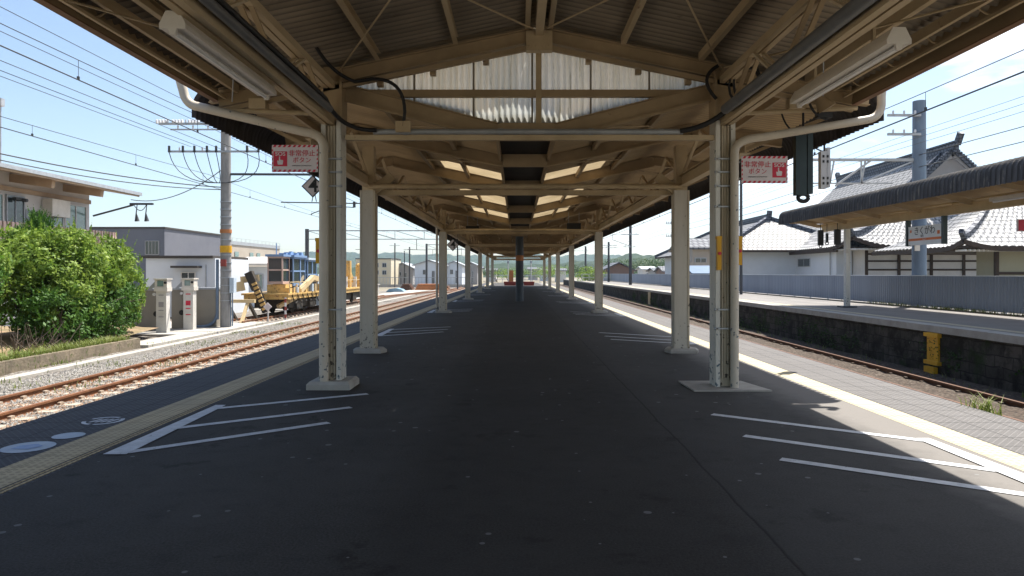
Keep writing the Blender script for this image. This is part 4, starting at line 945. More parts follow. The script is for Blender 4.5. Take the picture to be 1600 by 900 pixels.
def wall_plants():
    g = MB()
    for _ in range(60):
        cy = rnd.uniform(10, 60); cz = rnd.uniform(-1.0, -.35); rr = rnd.uniform(.08, .3)
        for _ in range(int(120 * rr / .3)):
            p = Vector((9.80 - abs(rnd.gauss(0, .03)), cy + rnd.gauss(0, rr * 1.4), cz + rnd.gauss(0, rr * .6))); s = rnd.uniform(.015, .035)
            a = Vector((rnd.uniform(-1, 1), rnd.uniform(-1, 1), rnd.uniform(-1, 1))).normalized() * s; b2 = Vector((rnd.uniform(-1, 1), rnd.uniform(-1, 1), rnd.uniform(-1, 1))).normalized() * s
            g.add([p - a, p - b2, p + a, p + b2], [(0, 1, 2, 3)])
    return g
tag(wall_plants().build('wall_weeds', M['leaffar']), kind='stuff')
tag(blades(1500, lambda: (rnd.choice([9.5, 7.0, 6.6]) + rnd.gauss(0, .12), rnd.uniform(9, 60), BZ), .04, .2).build('track_weeds', M['grassm']), kind='stuff')
tag(blades(900, lambda: (rnd.choice([-10.4, -9.1, -11.1, -12.1]) + rnd.gauss(0, .15), rnd.choice([11, 15, 18.5, 24, 28, 33]) + rnd.gauss(0, .5), BZ), .04, .16).build('ballast_weeds', M['grassm']), kind='stuff')
# yellow step irons on the opposite wall
t = thing('step_ladder', (9.78, 16.6, -1), 'yellow painted step bracket on the dark stone wall', 'steps')
b = MB(); b.box(9.79, 16.38, -.72, 9.84, 16.82, .0); b.build('plate', M['yellow'], t)
for z in (-.10, -.75):
    b = MB(); b.box(9.74, 16.32, z, 9.84, 16.88, z + .09); b.build('step', M['yellow'], t)
b = MB(); b.box(9.70, 16.4, -1.02, 9.80, 16.8, -.80); b.build('foot', M['yellow'], t)
t2 = thing('step_ladder', (9.78, 52, -1), 'faded yellow step bracket farther along the stone wall', 'steps')
b = MB(); b.box(9.72, 51.6, -.9, 9.80, 52.3, .0); b.build('plate', M['machpale'], t2)

# ================================================================ POLES AND WIRES
def pole(x, y, z0, z1, r, m, label, cat='utility pole', group=None, name='utility_pole', arms=(), bands=()):
    t = thing(name, (x, y, z0), label, cat, group)
    g = MB(); g.tube([(x, y, z0), (x, y, (z0 + z1) / 2), (x, y, z1)], [r, r * .93, r * .86], 14); g.build('shaft', m, t)
    for (z, xa, xb, th) in arms:
        g = MB(); g.bar((x + xa, y - r, z), (x + xb, y - r, z), th, th); ins = []
        a = g.build('cross_arm', M['galv'], t)
        n = 3 if abs(xb - xa) < 2.2 else 4
        for k in range(n):
            g = MB(); xx = x + xa + (xb - xa) * (k + .5) / n; g.tube([(xx, y - r, z + th / 2), (xx, y - r, z + .12), (xx, y - r, z + .18)], [.03, .045, .03], 8)
            k = g.build('insulator', M['insul'], t); k.parent = a; k.location = (0, 0, 0)
    for z in bands:
        g = MB(); g.tube([(x, y, z), (x, y, z + .035)], r + .012, 14); g.build('steel_band', M['galv'], t)
    return t
# main concrete pole with all its gear
py, pxp = 30.7, -12.7
mp_ = pole(pxp, py, BZ - .05, 8.5, .235, M['concpole'], 'thick concrete pole wrapped in bands beside the yard, with cross arms and cables', arms=((7.87, -2.8, .3, .09), (7.62, -2.3, .3, .06), (6.67, -2.4, 1.55, .08)), bands=[.2 + .33 * k for k in range(14)])
g = MB()
for z, c in ((3.15, 'orange'), (2.3, 'yellow')):
    g = MB(); g.tube([(pxp, py, z), (pxp, py, z + (.16 if c == 'orange' else .3))], .25, 14); g.build('warning_band', M[c], mp_)
g = MB(); g.box(pxp - .12, py - .3, 1.7, pxp + .12, py - .24, 2.0); g.build('notice_plate', M['redbrown'], mp_)
g = MB(); g.tube([(pxp - .33, py - .1, -.6), (pxp - .33, py - .1, 2.0)], .07, 8); g.tube(arc((pxp - .33, py - .1, -.3), (pxp - 1.2, py - .3, BZ + .1), (pxp - .35, py - .2, BZ)), .07, 8)
for q in (.25, .33): g.tube([(pxp + q, py - .1, -.9), (pxp + q, py - .1, 1.2)], .025, 6)
g.build('cable_riser', M['bluepole'], mp_)
g = MB(); g.box(pxp + .24, py - .2, .55, pxp + .42, py + .1, 1.2); g.build('switch_box', M['paleblue'], mp_)
g = MB()
for k, xx in enumerate((-2.45, -1.85, -1.35, -.8, -.4, .95, 1.45)):
    base = P(352 + xx * 35.8, 238, py - .3)
    top = base + Vector((0, 0, .28)); g.tube([base, top], .05, 6)
    g.tube(arc(base, (pxp - .2, py - .3, 5.3), base + Vector((.3, 0, -1.35)), 8), .018, 5)
g.build('jumper_cable', M['wire'], mp_)
g = MB()
for k, xx in enumerate((-2.9, -2.2, -1.5)):
    for q in range(4): g.tube([(pxp + xx + q * .13, py - .25, 7.97), (pxp + xx + q * .13 + .05, py - .25, 7.97)], .09, 8)
g.build('strain_insulator', M['insul'], mp_)
# registration arm across the track
g = MB(); z = 5.72; g.bar((pxp, py, z), (-7.2, py, z - .02), .09, .09); g.build('bracket_arm', M['darkpole'], mp_)
g = MB(); g.tube([(-8.85, py, z - .02), (-8.85, py, z - .7)], .05, 8)
for k in range(5): g.tube([(-8.85, py, z - .25 - k * .08), (-8.85, py, z - .27 - k * .08)], .09, 8)
g.tube([(-8.85, py, z - .7), (-8.75, py, z - 1.2)], .02, 6); g.tube([(-8.85, py, z - .7), (-8.95, py, z - 1.2)], .02, 6)
g.build('hanging_insulator', M['darkpole'], mp_)
g = MB(); g.tube([(-10.3, py, z - 1.22), (-6.6, py, z - 1.28)], .028, 6); g.tube(arc((-7.1, py, z - 1.45), (-9.0, py, z - 1.75), (-8.2, py, z - 1.35)), .02, 6); g.box(-7.15, py - .05, z - 1.45, -7.05, py + .05, z - 1.2); g.build('registration_arm', M['darkpole'], mp_)

def wire(x, zf, y0, y1, r, label, n=24, group='overhead wires along the yard', name='overhead_wire', m='wire'):
    g = MB(); g.tube([(x, y0 + (y1 - y0) * k / n, zf(y0 + (y1 - y0) * k / n)) for k in range(n + 1)], r, 4); return tag(g.build(name, M[m]), label, 'wire', group)
def sagf(z, sag, y0=-14, sp=44.7):
    def f(y):
        u = ((y - y0) / sp) % 1; return z - sag * 4 * u * (1 - u)
    return f
def catenary(x, zc, zm, label, rc=.014, rm=.009):
    t = thing('catenary', (x, 30, zc), label, 'catenary', 'contact wires over the tracks')
    f = sagf(zm, (zm - zc) * .55)
    g = MB(); g.tube([(x, -14, zc), (x, 170, zc)], rc, 5); g.build('contact_wire', M['wire'], t)
    g = MB(); g.tube([(x, -14 + 184 * k / 70, f(-14 + 184 * k / 70)) for k in range(71)], rm, 4); g.build('messenger_wire', M['wire'], t)
    y = 3.6
    while y < 75:
        g = MB(); g.tube([(x, y, zc), (x, y, f(y))], .006, 4); g.box(x - .02, y - .02, zc, x + .02, y + .02, zc + .07); g.build('dropper', M['wire'], t); y += 5.3
catenary(-8.85, H + 3.9, H + 4.72, 'contact wire with droppers over the track beside our platform')
catenary(-13.43, H + 3.8, H + 4.3, 'contact wire with droppers over the siding')
catenary(8.24, H + 3.28, H + 4.05, 'contact wire with droppers over the track between the platforms', .016)
wz = [(-12.9, .476), (-12.6, .42), (-13.2, .40), (-14.2, .388), (-11.6, .525)]
for k, (x, r_) in enumerate(wz):
    wire(x, sagf(H + r_ * abs(x), .12), -14, 30.7 if k in (1, 2, 3) else 160, .010, ['thin feeder wire second from the top over the yard', 'thin feeder wire ending at the topmost arm of the concrete pole', 'thin feeder wire between two others ending at the concrete pole', 'lowest thin wire ending at the strain insulator of the concrete pole', 'uppermost thin wire above the yard'][k])
def cable(a, b, sag, r, label):
    a, b = Vector(a), Vector(b); g = MB(); g.tube([a.lerp(b, k / 16) - Vector((0, 0, sag * 4 * (k / 16) * (1 - k / 16))) for k in range(17)], r, 5)
    tag(g.build('service_cable', M['wire']), label, 'cable', 'cables running to the concrete pole')
cable(P(0, 240, 22), (pxp - .2, py, 5.15), .15, .022, 'thick black cable bundle from the upper left to the concrete pole')
cable(P(0, 250, 22), (pxp - .2, py, 5.05), .2, .018, 'second thinner cable just under the thick black bundle')
cable(P(205, 312, 36), (pxp - .2, py, 5.9), .5, .02, 'slack cable from the station eave bracket to the concrete pole')
for k, r_ in enumerate((.292, .262)):
    wire(15.3, sagf(H + r_ * 15.3 + .1, .2), 2, 150, .014, ['upper of two dark feeder wires above the opposite canopy', 'lower of two dark feeder wires above the opposite canopy'][k], group='feeder wires beyond the opposite platform')
for k, r_ in enumerate((.36, .345, .33)):
    wire(14.2, sagf(H + r_ * 14.2, .2), 2, 150, .007, ['topmost of three thin pale wires near the right pole arm', 'middle of three thin pale wires near the right pole arm', 'lowest of three thin pale wires near the right pole arm'][k], group='thin wires carried by the right pole')

# yard gantries far left
def gantry(y, xa, xb, z, label):
    t = thing('catenary_gantry', (xa, y, BZ), label, 'gantry', 'overhead line gantries along the yard')
    for x in (xa,):
        g = MB(); g.tube([(x, y, BZ), (x, y, z + .9)], .17, 10); g.build('post', M['darkpole'], t)
    g = MB(); g.bar((xa, y, z + .75), (xb, y, z + .75), .10, .10); g.bar((xa, y, z), (xb, y, z), .07, .07)
    n = 5
    for k in range(n):
        x0 = xa + (xb - xa) * k / n; x1 = xa + (xb - xa) * (k + 1) / n; g.bar((x0, y, z + .75), (x1, y, z), .05, .05); g.bar((x1, y, z + .75), (x1, y, z), .05, .05)
    g.build('lattice_beam', M['galv'], t)
    g = MB()
    for x in (-8.85, -13.43): g.tube([(x, y, z), (x, y, z - .9)], .03, 6); g.tube([(x - .8, y, z - .9), (x + .8, y, z - .95)], .025, 6)
    g.build('registration_arm', M['darkpole'], t)
gantry(62, -18.5, -5.6, 4.4, 'nearer lattice gantry across the yard tracks')
gantry(112, -14.4, -5.6, 5.2, 'second lattice gantry across the yard tracks, with a dark post')
for i, (x, Y, top, lab) in enumerate(((617, 120, 380, 'thin pole left of the grey gabled houses'), (632, 150, 392, 'slender lamp pole among the far yard fences'), (715, 105, 385, 'pole before the second pair of grey houses'), (640, 105, 386, 'dark pole with a crank arm by the cream building'))):
    p = P(x, 427, Y); pole(p.x, Y, BZ, H + (427 - top) / F * Y, .12, M['darkpole'], lab, group='thin poles in the far yard', arms=((H + (427 - top) / F * Y - .4, -.9, .9, .06),))

# poles on the opposite platform
for (x, Y, top, r, m, lab, arms) in (
    (985, 75, 352, .17, 'darkpole', 'dark pole with brackets on the opposite platform, before the tiled house', ((5.5, -1.0, .9, .06), (4.2, -.8, .6, .05))),
    (951, 99, 378, .16, 'darkpole', 'pole near the small green bush on the opposite platform', ((5.3, -1.6, 1.2, .06), (5.0, -1.2, 1.2, .05))),
    (915, 120, 385, .18, 'darkpole', 'farthest dark pole on the opposite platform', ((5.2, -2.4, .6, .06),)),
    (1052, 55, 330, .16, 'darkpole', 'dark pole half hidden behind the second right column', ((5.25, -.62, -.15, .04), (4.25, -.62, -.15, .04))),
    (1158, 41, 240, .085, 'darkpole', 'thin black pole right behind the right front column', ())):
    p = P(x, 427, Y); pole(p.x, Y, OZ - .01, H + (427 - top) / F * Y, r, M[m], lab, group='poles on the opposite platform', arms=arms)
p = P(985, 427, 75)
g = MB(); g.tube([(p.x, 75, 4.3), (p.x - 1.9, 75, 5.0)], .05, 6); g.tube([(p.x, 75, 5.55), (p.x - 1.9, 75, 5.55)], .03, 6); g.tube([(p.x - 1.9, 75, 5.0), (p.x - 1.9, 75, 5.6)], .03, 6)
tag(g.build('bracket_arm', M['galv']), 'slanted steel bracket arm reaching from the dark pole over the track', 'bracket arm')

# tall blue grey pole with lattice bracket behind the opposite canopy
bp_ = pole(15.42, 27, BZ, H + 6.6, .27, M['bluepole'], 'tall thick blue grey pole rising behind the opposite canopy', arms=((H + 6.0, -1.35, -.1, .09), (H + 5.28, -1.35, -.1, .09)))
g = MB(); za, zb = H + 4.35, H + 3.45
g.bar((15.2, 27, za), (11.2, 27, za), .10, .10); g.bar((14.4, 27, zb), (11.2, 27, zb), .05, .05)
for x in (12.0, 13.2): g.bar((x, 27, za), (x, 27, zb), .05, .05); g.bar((x + .16, 27, za), (x, 27, zb), .05, .05)
g.bar((13.6, 27, za), (12.2, 27, zb - .1), .07, .07); g.bar((15.2, 27, za - .05), (13.2, 27, zb), .05, .05)
g.build('lattice_bracket', M['galv'], bp_)
g = MB(); g.box(15.1, 26.7, H + .85, 15.28, 26.76, H + 1.15); g.build('notice_plate', M['lamp'], bp_)

# ================================================================ BUILDINGS
def winpart(parent, x0, x1, y0, y1, z0, z1, face, glass='glassd', frame='plaster', bars=1, t=.06):
    """window on a wall facing +x ('x') , -x ('-x') or -y ('y')"""
    g = MB(); p = MB()
    if face == 'y':
        g.box(x0, y0 - .05, z0, x1, y0 - .02, z1)
        for a, b, c, d in ((x0 - t, x1 + t, z0 - t, z0), (x0 - t, x1 + t, z1, z1 + t), (x0 - t, x0, z0, z1), (x1, x1 + t, z0, z1)): p.box(a, y0 - .09, c, b, y0 - .01, d)
        for k in range(1, bars + 1): xx = x0 + (x1 - x0) * k / (bars + 1); p.box(xx - t * .4, y0 - .08, z0, xx + t * .4, y0 - .015, z1)
    else:
        s = 1 if face == 'x' else -1; xs_ = sorted((x0 + s * .02, x0 + s * .05)); xf = sorted((x0 + s * .01, x0 + s * .09)); xm = sorted((x0 + s * .015, x0 + s * .08))
        g.box(xs_[0], y0, z0, xs_[1], y1, z1)
        for a, b, c, d in ((y0 - t, y1 + t, z0 - t, z0), (y0 - t, y1 + t, z1, z1 + t), (y0 - t, y0, z0, z1), (y1, y1 + t, z0, z1)): p.box(xf[0], a, c, xf[1], b, d)
        for k in range(1, bars + 1): yy = y0 + (y1 - y0) * k / (bars + 1); p.box(xm[0], yy - t * .4, z0, xm[1], yy + t * .4, z1)
    fr = p.build('window', M[frame], parent); gl = g.build('pane', M[glass], parent); gl.parent = fr; gl.location = (0, 0, 0); return fr

# station building with wide eaves (upper left)
sb = thing('station_building', (-22, 30, BZ), 'two storey building with pale grey walls and wide brown eaves behind the shrubs', 'building')
M['pinkwall'] = mat('pale_pinkish_wall', (.60, .58, .57), (.52, .49, .48), .6, .8)
g = MB(); g.box(-34, 8, BZ - .1, -22, 36.2, 5.95); g.build('wall', M['pinkwall'], sb)
# roof: slopes down towards the tracks, overhang 2 m
g = MB(); g.prism([(-19.9, 5.42), (-34, 7.8), (-34, 8.0), (-19.85, 5.62), (-19.85, 5.40)], lambda a, b: (a, 6, b), lambda a, b: (a, 37.0, b)); g.build('roof', M['brownwood'], sb)
g = MB(); g.bar((-19.82, 6, 5.56), (-19.82, 37.1, 5.56), .12, .16); g.build('eave_gutter', M['galv'], sb)
for y in (12.6, 16.2, 19.8, 23.4, 27.0, 30.6, 34.2):
    g = MB(); g.bar((-22, y, 5.55), (-20.15, y, 5.28), .22, .36); g.build('eave_beam', M['brownwood'], sb)
g = MB(); g.box(-22.0, 8, 4.95, -21.90, 36.2, 5.15); g.build('string_course', M['brownwood'], sb)
y = 22.2
seq = [(24.0, 25.4, 'glassg'), (25.6, 27.2, 'glassg'), (28.2, 30.0, 'glassg'), (30.3, 31.3, 'glassd'), (32.6, 34.0, 'glassg'), (34.2, 35.8, 'glassg')]
for a, b, gl in seq:
    winpart(sb, -22, -22, a, b, 2.9, 4.75, 'x', gl, 'pinkwall' if gl == 'glassg' else 'galv', 1)
for (a, b) in ((31.5, 32.3),):
    winpart(sb, -22, -22, a, b, 2.4, 4.2, 'x', 'glassd', 'galv', 0)
g = MB(); g.box(-21.9, 32.5, 4.05, -21.45, 33.8, 4.85); g.build('air_conditioner', M['lamp'], sb)
g = MB(); g.box(-21.9, 30.5, 4.6, -21.7, 31.2, 4.7); g.tube([(-21.7, 30.9, 4.6), (-21.5, 30.9, 4.6)], .08, 6); g.build('wall_light', M['darkpole'], sb)
g = MB(); g.tube([(-21.8, 36.2, 4.35), (-19.95, 36.6, 4.95)], .05, 6); g.box(-20.1, 36.5, 4.95, -18.9, 36.62, 5.05)
for k in (0, 1): g.tube([(-19.7 + k * .5, 36.5, 4.95), (-19.75 + k * .5, 36.5, 4.5), (-19.7 + k * .5, 36.5, 4.1)], [.02, .03, .12], 6)
g.tube(arc((-19.9, 36.5, 5), (-19.2, 36.5, 5), (-19.5, 36.5, 4.3)), .02, 5)
g.build('cable_bracket', M['darkpole'], sb)
# picket railing of the upper deck
rl = thing('deck_railing', (-20.8, 30, 1.2), 'pinkish picket railing along the upper deck above the shrubs', 'railing')
g = MB(); y = 10
while y < 36.4: g.box(-20.83, y, 2.1, -20.77, y + .13, 3.52); y += .24
g.build('pickets', M['pinkcab'], rl); g = MB(); g.box(-20.88, 10, 3.42, -20.84, 36.4, 3.49); g.box(-20.88, 10, 2.3, -20.84, 36.4, 2.37); g.build('rail', M['pinkcab'], rl)
g = MB(); g.box(-22, 10, 1.9, -20.7, 36.4, 2.1); g.build('deck_slab', M['concrete'], rl)
g = MB(); g.tube([(-20.4, 27.8, 5.6), (-20.4, 27.8, 8.2)], .03, 5); g.box(-20.5, 27.7, 8.0, -20.3, 27.9, 8.3); tag(g.build('roof_antenna', M['galv']), 'thin white antenna rod standing on the brown eave', 'antenna')

# dark flat building, then long grey hall with parapet rail
db = thing('flat_building', (-38, 66, BZ), 'dark grey flat roofed building behind the shrubs', 'building')
g = MB(); g.box(-46, 66, BZ - .1, P(257, 0, 66).x, 80, H + 4.2); g.build('wall', M['slate'], db)
g = MB(); g.box(-46.1, 65.9, H + 4.2, P(257, 0, 66).x + .1, 80.1, H + 4.35); g.build('roof', M['darkroof'], db)
winpart(db, P(228, 0, 66).x, P(248, 0, 66).x, 66, 66, H + 1.8, H + 3.0, 'y', 'glassd', 'greywall', 3)
hb = thing('long_hall', (-25, 78, BZ), 'long beige grey hall with rooftop rail behind the white shed', 'building')
xa, xb = P(255, 0, 80).x, P(455, 0, 110).x
g = MB(); vsq = [(xa, 80), (xb - 3.8, 116), (xb - 20, 130), (xa - 10, 92)]
g.prism(vsq, lambda a, b: (a, b, BZ - .1), lambda a, b: (a, b, H + 4.0)); g.build('wall', M['beigewall'], hb)
g = MB(); g.prism([(p[0] + .1, p[1] - .1) for p in vsq], lambda a, b: (a, b, H + 4.0), lambda a, b: (a, b, H + 4.5)); g.build('roof', M['galv'], hb)
g = MB()
for k in range(25):
    u = k / 24; x = xa + (xb - 3.8 - xa) * u; y = 80 + 36 * u; g.bar((x, y, H + 4.5), (x, y, H + 4.95), .04, .04)
g.bar((xa, 80, H + 4.95), (xb - 3.8, 116, H + 4.95), .04, .04); g.build('roof_rail', M['galv'], hb)
g = MB()
for k in range(14):
    u = (k + .3) / 14; x = xa + (xb - 3.8 - xa) * u; y = 80 + 36 * u; dx_, dy_ = (xb - 3.8 - xa) / 38, 36 / 38
    if k % 3 != 2: g.bar((x + .06, y - .06, H + 2.7), (x + dx_ * 1.3 + .06, y + dy_ * 1.3 - .06, H + 2.7), .06, .7)
g.build('window_band', M['glassg'], hb)
# white shed
sh = thing('white_shed', (-19, 40, BZ), 'pale blue white shed with a dark flat roof behind the beige panels', 'shed')
sxa, sxb = P(228, 0, 40).x, P(336, 0, 40).x
g = MB(); g.box(sxa, 40, BZ - .1, sxb, 45, H + .85); g.build('wall', M['shedwall'], sh)
g = MB(); g.box(sxa - .2, 39.8, H + .85, sxb - .05, 45.1, H + 1.0); g.build('roof', M['darkroof'], sh)
g = MB(); g.box(P(270, 0, 39.7).x, 39.4, H + .30, P(312, 0, 39.7).x, 39.98, H + .42); g.build('window_awning', M['darkroof'], sh)
winpart(sh, P(285, 0, 40).x, P(305, 0, 40).x, 40, 40, H - .55, H + .02, 'y', 'glassd', 'plaster', 1)
g = MB(); g.bar((P(321, 0, 39.9).x, 39.95, H - .8), (P(321, 0, 39.9).x, 39.95, H + .5), .05, .05); g.build('drainpipe', M['galv'], sh)
# low house with white awning right of the pole
lh = thing('low_house', (-17, 52, BZ), 'low building with a bright white awning roof beside the concrete pole', 'building')
g = MB(); g.box(P(345, 0, 52).x, 52, BZ - .1, P(425, 0, 52).x, 58, H + .5); g.build('wall', M['shedwall'], lh)
g = MB(); g.prism([(50.6, H + .55), (58, H + 1.25), (58, H + 1.35), (50.5, H + .72)], lambda a, b: (P(340, 0, 52).x, a, b), lambda a, b: (P(432, 0, 52).x, a, b)); g.build('roof', M['plaster'], lh)
winpart(lh, P(362, 0, 52).x, P(378, 0, 52).x, 52, 52, H - 1.1, H - .1, 'y', 'glassd', 'galv', 1); winpart(lh, P(395, 0, 52).x, P(410, 0, 52).x, 52, 52, H - 1.1, H - .1, 'y', 'glassg', 'galv', 1)

# beige equipment panels and two post devices
for i, (xa_, xb_, lab) in enumerate(((200, 252, 'beige equipment panel half behind the shrub'), (268, 296, 'beige equipment panel with a round vent between the two white posts'), (306, 338, 'plain beige equipment panel beside the concrete pole'))):
    Yp = (28.6, 29.6, 30.6)[i]
    a, b = P(xa_, 0, Yp).x, P(xb_, 0, Yp).x; t = thing('equipment_panel', (a, Yp, -.93), lab, 'equipment panel', 'beige panels beside the yard')
    g = MB(); g.box(a, Yp, -.93, b, Yp + .5, .70); g.build('casing', M['fencebeige'], t)
    g = MB(); g.box(a - .03, Yp - .04, .70, b + .03, Yp + .54, .78); g.build('cap', M['galv'], t)
    if i < 2:
        vx = P(244 if i == 0 else 284, 0, Yp).x; g = MB(); g.tube([(vx, Yp - .02, -.25), (vx, Yp + .02, -.25)], .11, 14); g.tube([(vx, Yp - .03, -.25), (vx, Yp + .02, -.25)], .08, 14); g.build('vent', M['ink'], t)
def post_device(x, y, label, mark):
    t = thing('signal_cabinet', (x, y, -.93), label, 'cabinet', 'white posts with devices on top', local=True)
    g = MB(); g.box(-.20, -.15, 0, .20, .15, 1.62); g.build('pillar', M['whitepost'], t)
    g = MB(); g.box(-.26, -.2, 1.62, .26, .2, 1.78); g.box(-.24, -.18, 1.78, .24, .18, 2.08); g.box(-.27, -.24, 2.08, .27, .22, 2.13); g.build('head', M['lamp'], t)
    g = MB(); g.box(-.13, -.2, 1.82, .10, -.181, 2.04); g.build('display', M['glassg'], t)
    g = MB(); g.tube([(.20, -.26, 1.96), (.20, -.18, 1.96)], .05, 10); g.build('knob', M['ink'], t); g = MB(); g.tube([(-.29, -.15, 1.5), (-.29, -.08, 1.5)], .06, 10); g.tube([(-.29, -.1, 1.5), (-.19, -.1, 1.5)], .02, 6); g.build('side_lamp', M['plaster'], t)
    g = MB(); g.prism([(-.27, 2.05), (-.62, 1.70), (-.6, 1.66), (-.27, 1.8)], lambda a, b: (a, -.02, b), lambda a, b: (a, .02, b)); g.build('side_fin', M['galv'], t)
    g = MB()
    for z in (1.45, 1.0, .85, .6): g.box(-.1, -.158, z, .1, -.152, z + (.04 if z != 1.0 else .2))
    g.build('label_plate', M['red' if mark else 'greywall'], t)
post_device(-13.98, 27.8, 'white post with a device on top, plain grey markings, nearer the shrubs', False)
post_device(-13.62, 29.3, 'white post with a device on top and a red mark, nearer the concrete pole', True)

# ---------------------------------------------------------------- maintenance vehicle on the siding
mv = thing('maintenance_vehicle', (-13.43, 46, RZ), 'yellow and blue rail maintenance vehicle with cabs standing on the siding', 'rail vehicle')
zb = RZ
g = MB(); g.box(-14.6, 37.6, zb + .85, -12.25, 57, zb + 1.08); g.box(-14.7, 37.5, zb + 1.08, -12.2, 57.1, zb + 1.18); g.build('deck', M['mach'], mv)
g = MB(); g.box(-14.4, 38.6, zb + .35, -12.5, 56, zb + .85)
for y in (39.5, 42, 44.6, 49, 53): g.box(-14.5, y, zb + .25, -12.35, y + 1.1, zb + .75)
g.build('undergear', M['under'], mv)
for y in (40.2, 42.4, 50.5, 54.8):
    for x in (-13.97, -12.9):
        g = MB(); g.tube([(x - .06, y, zb + .42), (x + .06, y, zb + .42)], .42, 18); g.tube([(x - .1, y, zb + .42), (x + .1, y, zb + .42)], .12, 12); g.build('wheel', M['under'], mv)
def cab(x0, x1, y0, y1, z0, z1, m, roofm, wy, lab=None):
    g = MB(); q = .07
    for (xx, yy) in ((x0, y0), (x1 - q, y0), (x0, y1 - q), (x1 - q, y1 - q)): g.box(xx, yy, z0, xx + q, yy + q, z1)
    for zz in (z0, (z0 + z1) / 2 - .05, z1 - .09):
        g.box(x0 + q, y0, zz, x1 - q, y0 + q * .9, zz + .09); g.box(x0 + q, y1 - q * .9, zz, x1 - q, y1, zz + .09); g.box(x0, y0 + q, zz, x0 + q * .9, y1 - q, zz + .09); g.box(x1 - q * .9, y0 + q, zz, x1, y1 - q, zz + .09)
    for wv in wy: g.box(x1 - q * .85, wv, z0 + .09, x1 + .01, wv + .12, z1 - .09)
    g.box(x0 + .002, y0 + .002, z0 - .05, x1 - .002, y1 - .002, z0)
    o = g.build('cab', m, mv)
    g = MB(); g.box(x0 + .03, y0 + .03, z0 + .05, x1 - .03, y1 - .03, z1 - .05); k = g.build('cab_glass', M['glassd'], mv); k.parent = o; k.location = (0, 0, 0)
    g = MB(); g.box(x0 - .08, y0 - .1, z1, x1 + .08, y1 + .08, z1 + .12); k = g.build('cab_roof', roofm, mv); k.parent = o; k.location = (0, 0, 0)
    return o
cab(-13.45, -12.62, 37.9, 39.1, zb + 1.72, zb + 3.15, M['pinkcab'], M['blueteal'], ())
cab(-13.6, -12.45, 39.2, 41.4, zb + 1.6, zb + 3.15, M['blueteal'], M['blueteal'], (40.4,))
cab(-13.7, -12.40, 41.7, 43.6, zb + 1.3, zb + 3.05, M['blueteal'], M['paleblue'], (42.6,))
g = MB(); g.box(-13.8, 43.7, zb + 1.18, -12.35, 46.2, zb + 2.2); g.build('engine_cover', M['paleblue'], mv)
g = MB(); g.box(-13.5, 38.0, zb + 1.18, -12.5, 39.1, zb + 1.65); g.box(-12.7, 38.4, zb + 1.05, -12.3, 39.6, zb + 1.45); g.build('cab_base', M['mach'], mv)
g = MB()
for k in range(7): g.box(-13.3 + .12 * (k % 3), 39.3 + k * .5, zb + 3.27, -12.9 + .1 * (k % 2), 39.6 + k * .5, zb + 3.38 + .06 * (k % 3))
g.tube([(-13.2, 38.6, zb + 3.25), (-13.2, 38.6, zb + 3.9)], .03, 5); g.build('roof_gear', M['blueteal'], mv)
# boom and working arms
g = MB(); g.bar((-12.35, 40.0, zb + 1.25), (-12.25, 42.2, zb + 2.0), .22, .28); g.bar((-12.25, 42.2, zb + 2.0), (-12.2, 43.1, zb + 1.9), .2, .3); g.build('boom', M['machpale'], mv)
g = MB(); g.bar((-12.35, 39.2, zb + .9), (-12.9, 38.0, zb + .45), .2, .2); g.build('front_arm', M['machpale'], mv); g = MB(); g.bar((-14.6, 37.2, zb + 1.9), (-13.7, 37.4, zb + 2.0), .3, .35); g.bar((-14.9, 37.0, zb + 1.5), (-14.4, 37.2, zb + 1.6), .5, .5); g.build('front_arm', M['machpale'], mv)
g = MB(); g.bar((-14.1, 37.0, zb + 2.3), (-13.7, 37.0, zb + 1.4), .35, .4); g.bar((-13.7, 37.0, zb + 1.5), (-13.2, 37.0, zb + .2), .3, .3); g.build('hose_bundle', M['under'], mv)
g = MB()
for k in range(7):
    u = k / 7; g.bar((-13.78 + u * .62, 36.82, zb + 1.75 - u * 1.5), (-13.72 + u * .62, 36.82, zb + 1.63 - u * 1.5), .26, .06, (0, 1, 0))
g.build('hazard_stripe', M['mach'], mv)
g = MB()
for x, y in ((-13.0, 51.5), (-12.8, 53.0), (-13.3, 54.6), (-12.6, 55.8)):
    g.box(x - .2, y, zb + 1.18, x + .25, y + .35, zb + 3.2 - .3 * (y % 1)); g.bar((x, y, zb + 3.0), (x + .3, y + .9, zb + 1.4), .15, .2)
g.build('crane_frame', M['mach'], mv)
g = MB()
for y in (51.0, 53.9): g.tube([(-12.5, y, zb + 1.2), (-12.5, y, zb + 2.0)], .22, 12)
g.build('white_drum', M['plaster'], mv)
g = MB(); g.box(-12.42, 43.5, zb + .3, -12.15, 45.3, zb + .95); g.build('tool_box', M['paleblue'], mv)
for k in range(16):
    y = 38 + k * .55; x = -12.3 - .25 * rnd.random(); g = MB(); w0 = rnd.uniform(.12, .35)
    g.box(x, y, zb + 1.181, x + rnd.uniform(.1, .25), y + w0, zb + 1.25 + rnd.uniform(.05, .4)); g.build('equipment_case', M[('mach', 'under', 'paleblue', 'machpale', 'redbrown')[k % 5]], mv)
for k in range(9):
    y = 38.2 + k * .9; g = MB(); g.tube(arc((-12.22, y, zb + 1.15), (-12.22, y + .9, zb + .7), (-12.18, y + .5, zb + rnd.uniform(.3, .6)), 6), .03, 5); g.build('hose', M['under'], mv)
g = MB(); g.box(-12.24, 37.8, zb + 1.75, -12.2, 56.5, zb + 1.79)
y = 37.8
while y < 56.6: g.box(-12.24, y, zb + 1.18, -12.2, y + .04, zb + 1.79); y += 1.7
g.build('handrail', M['machpale'], mv)
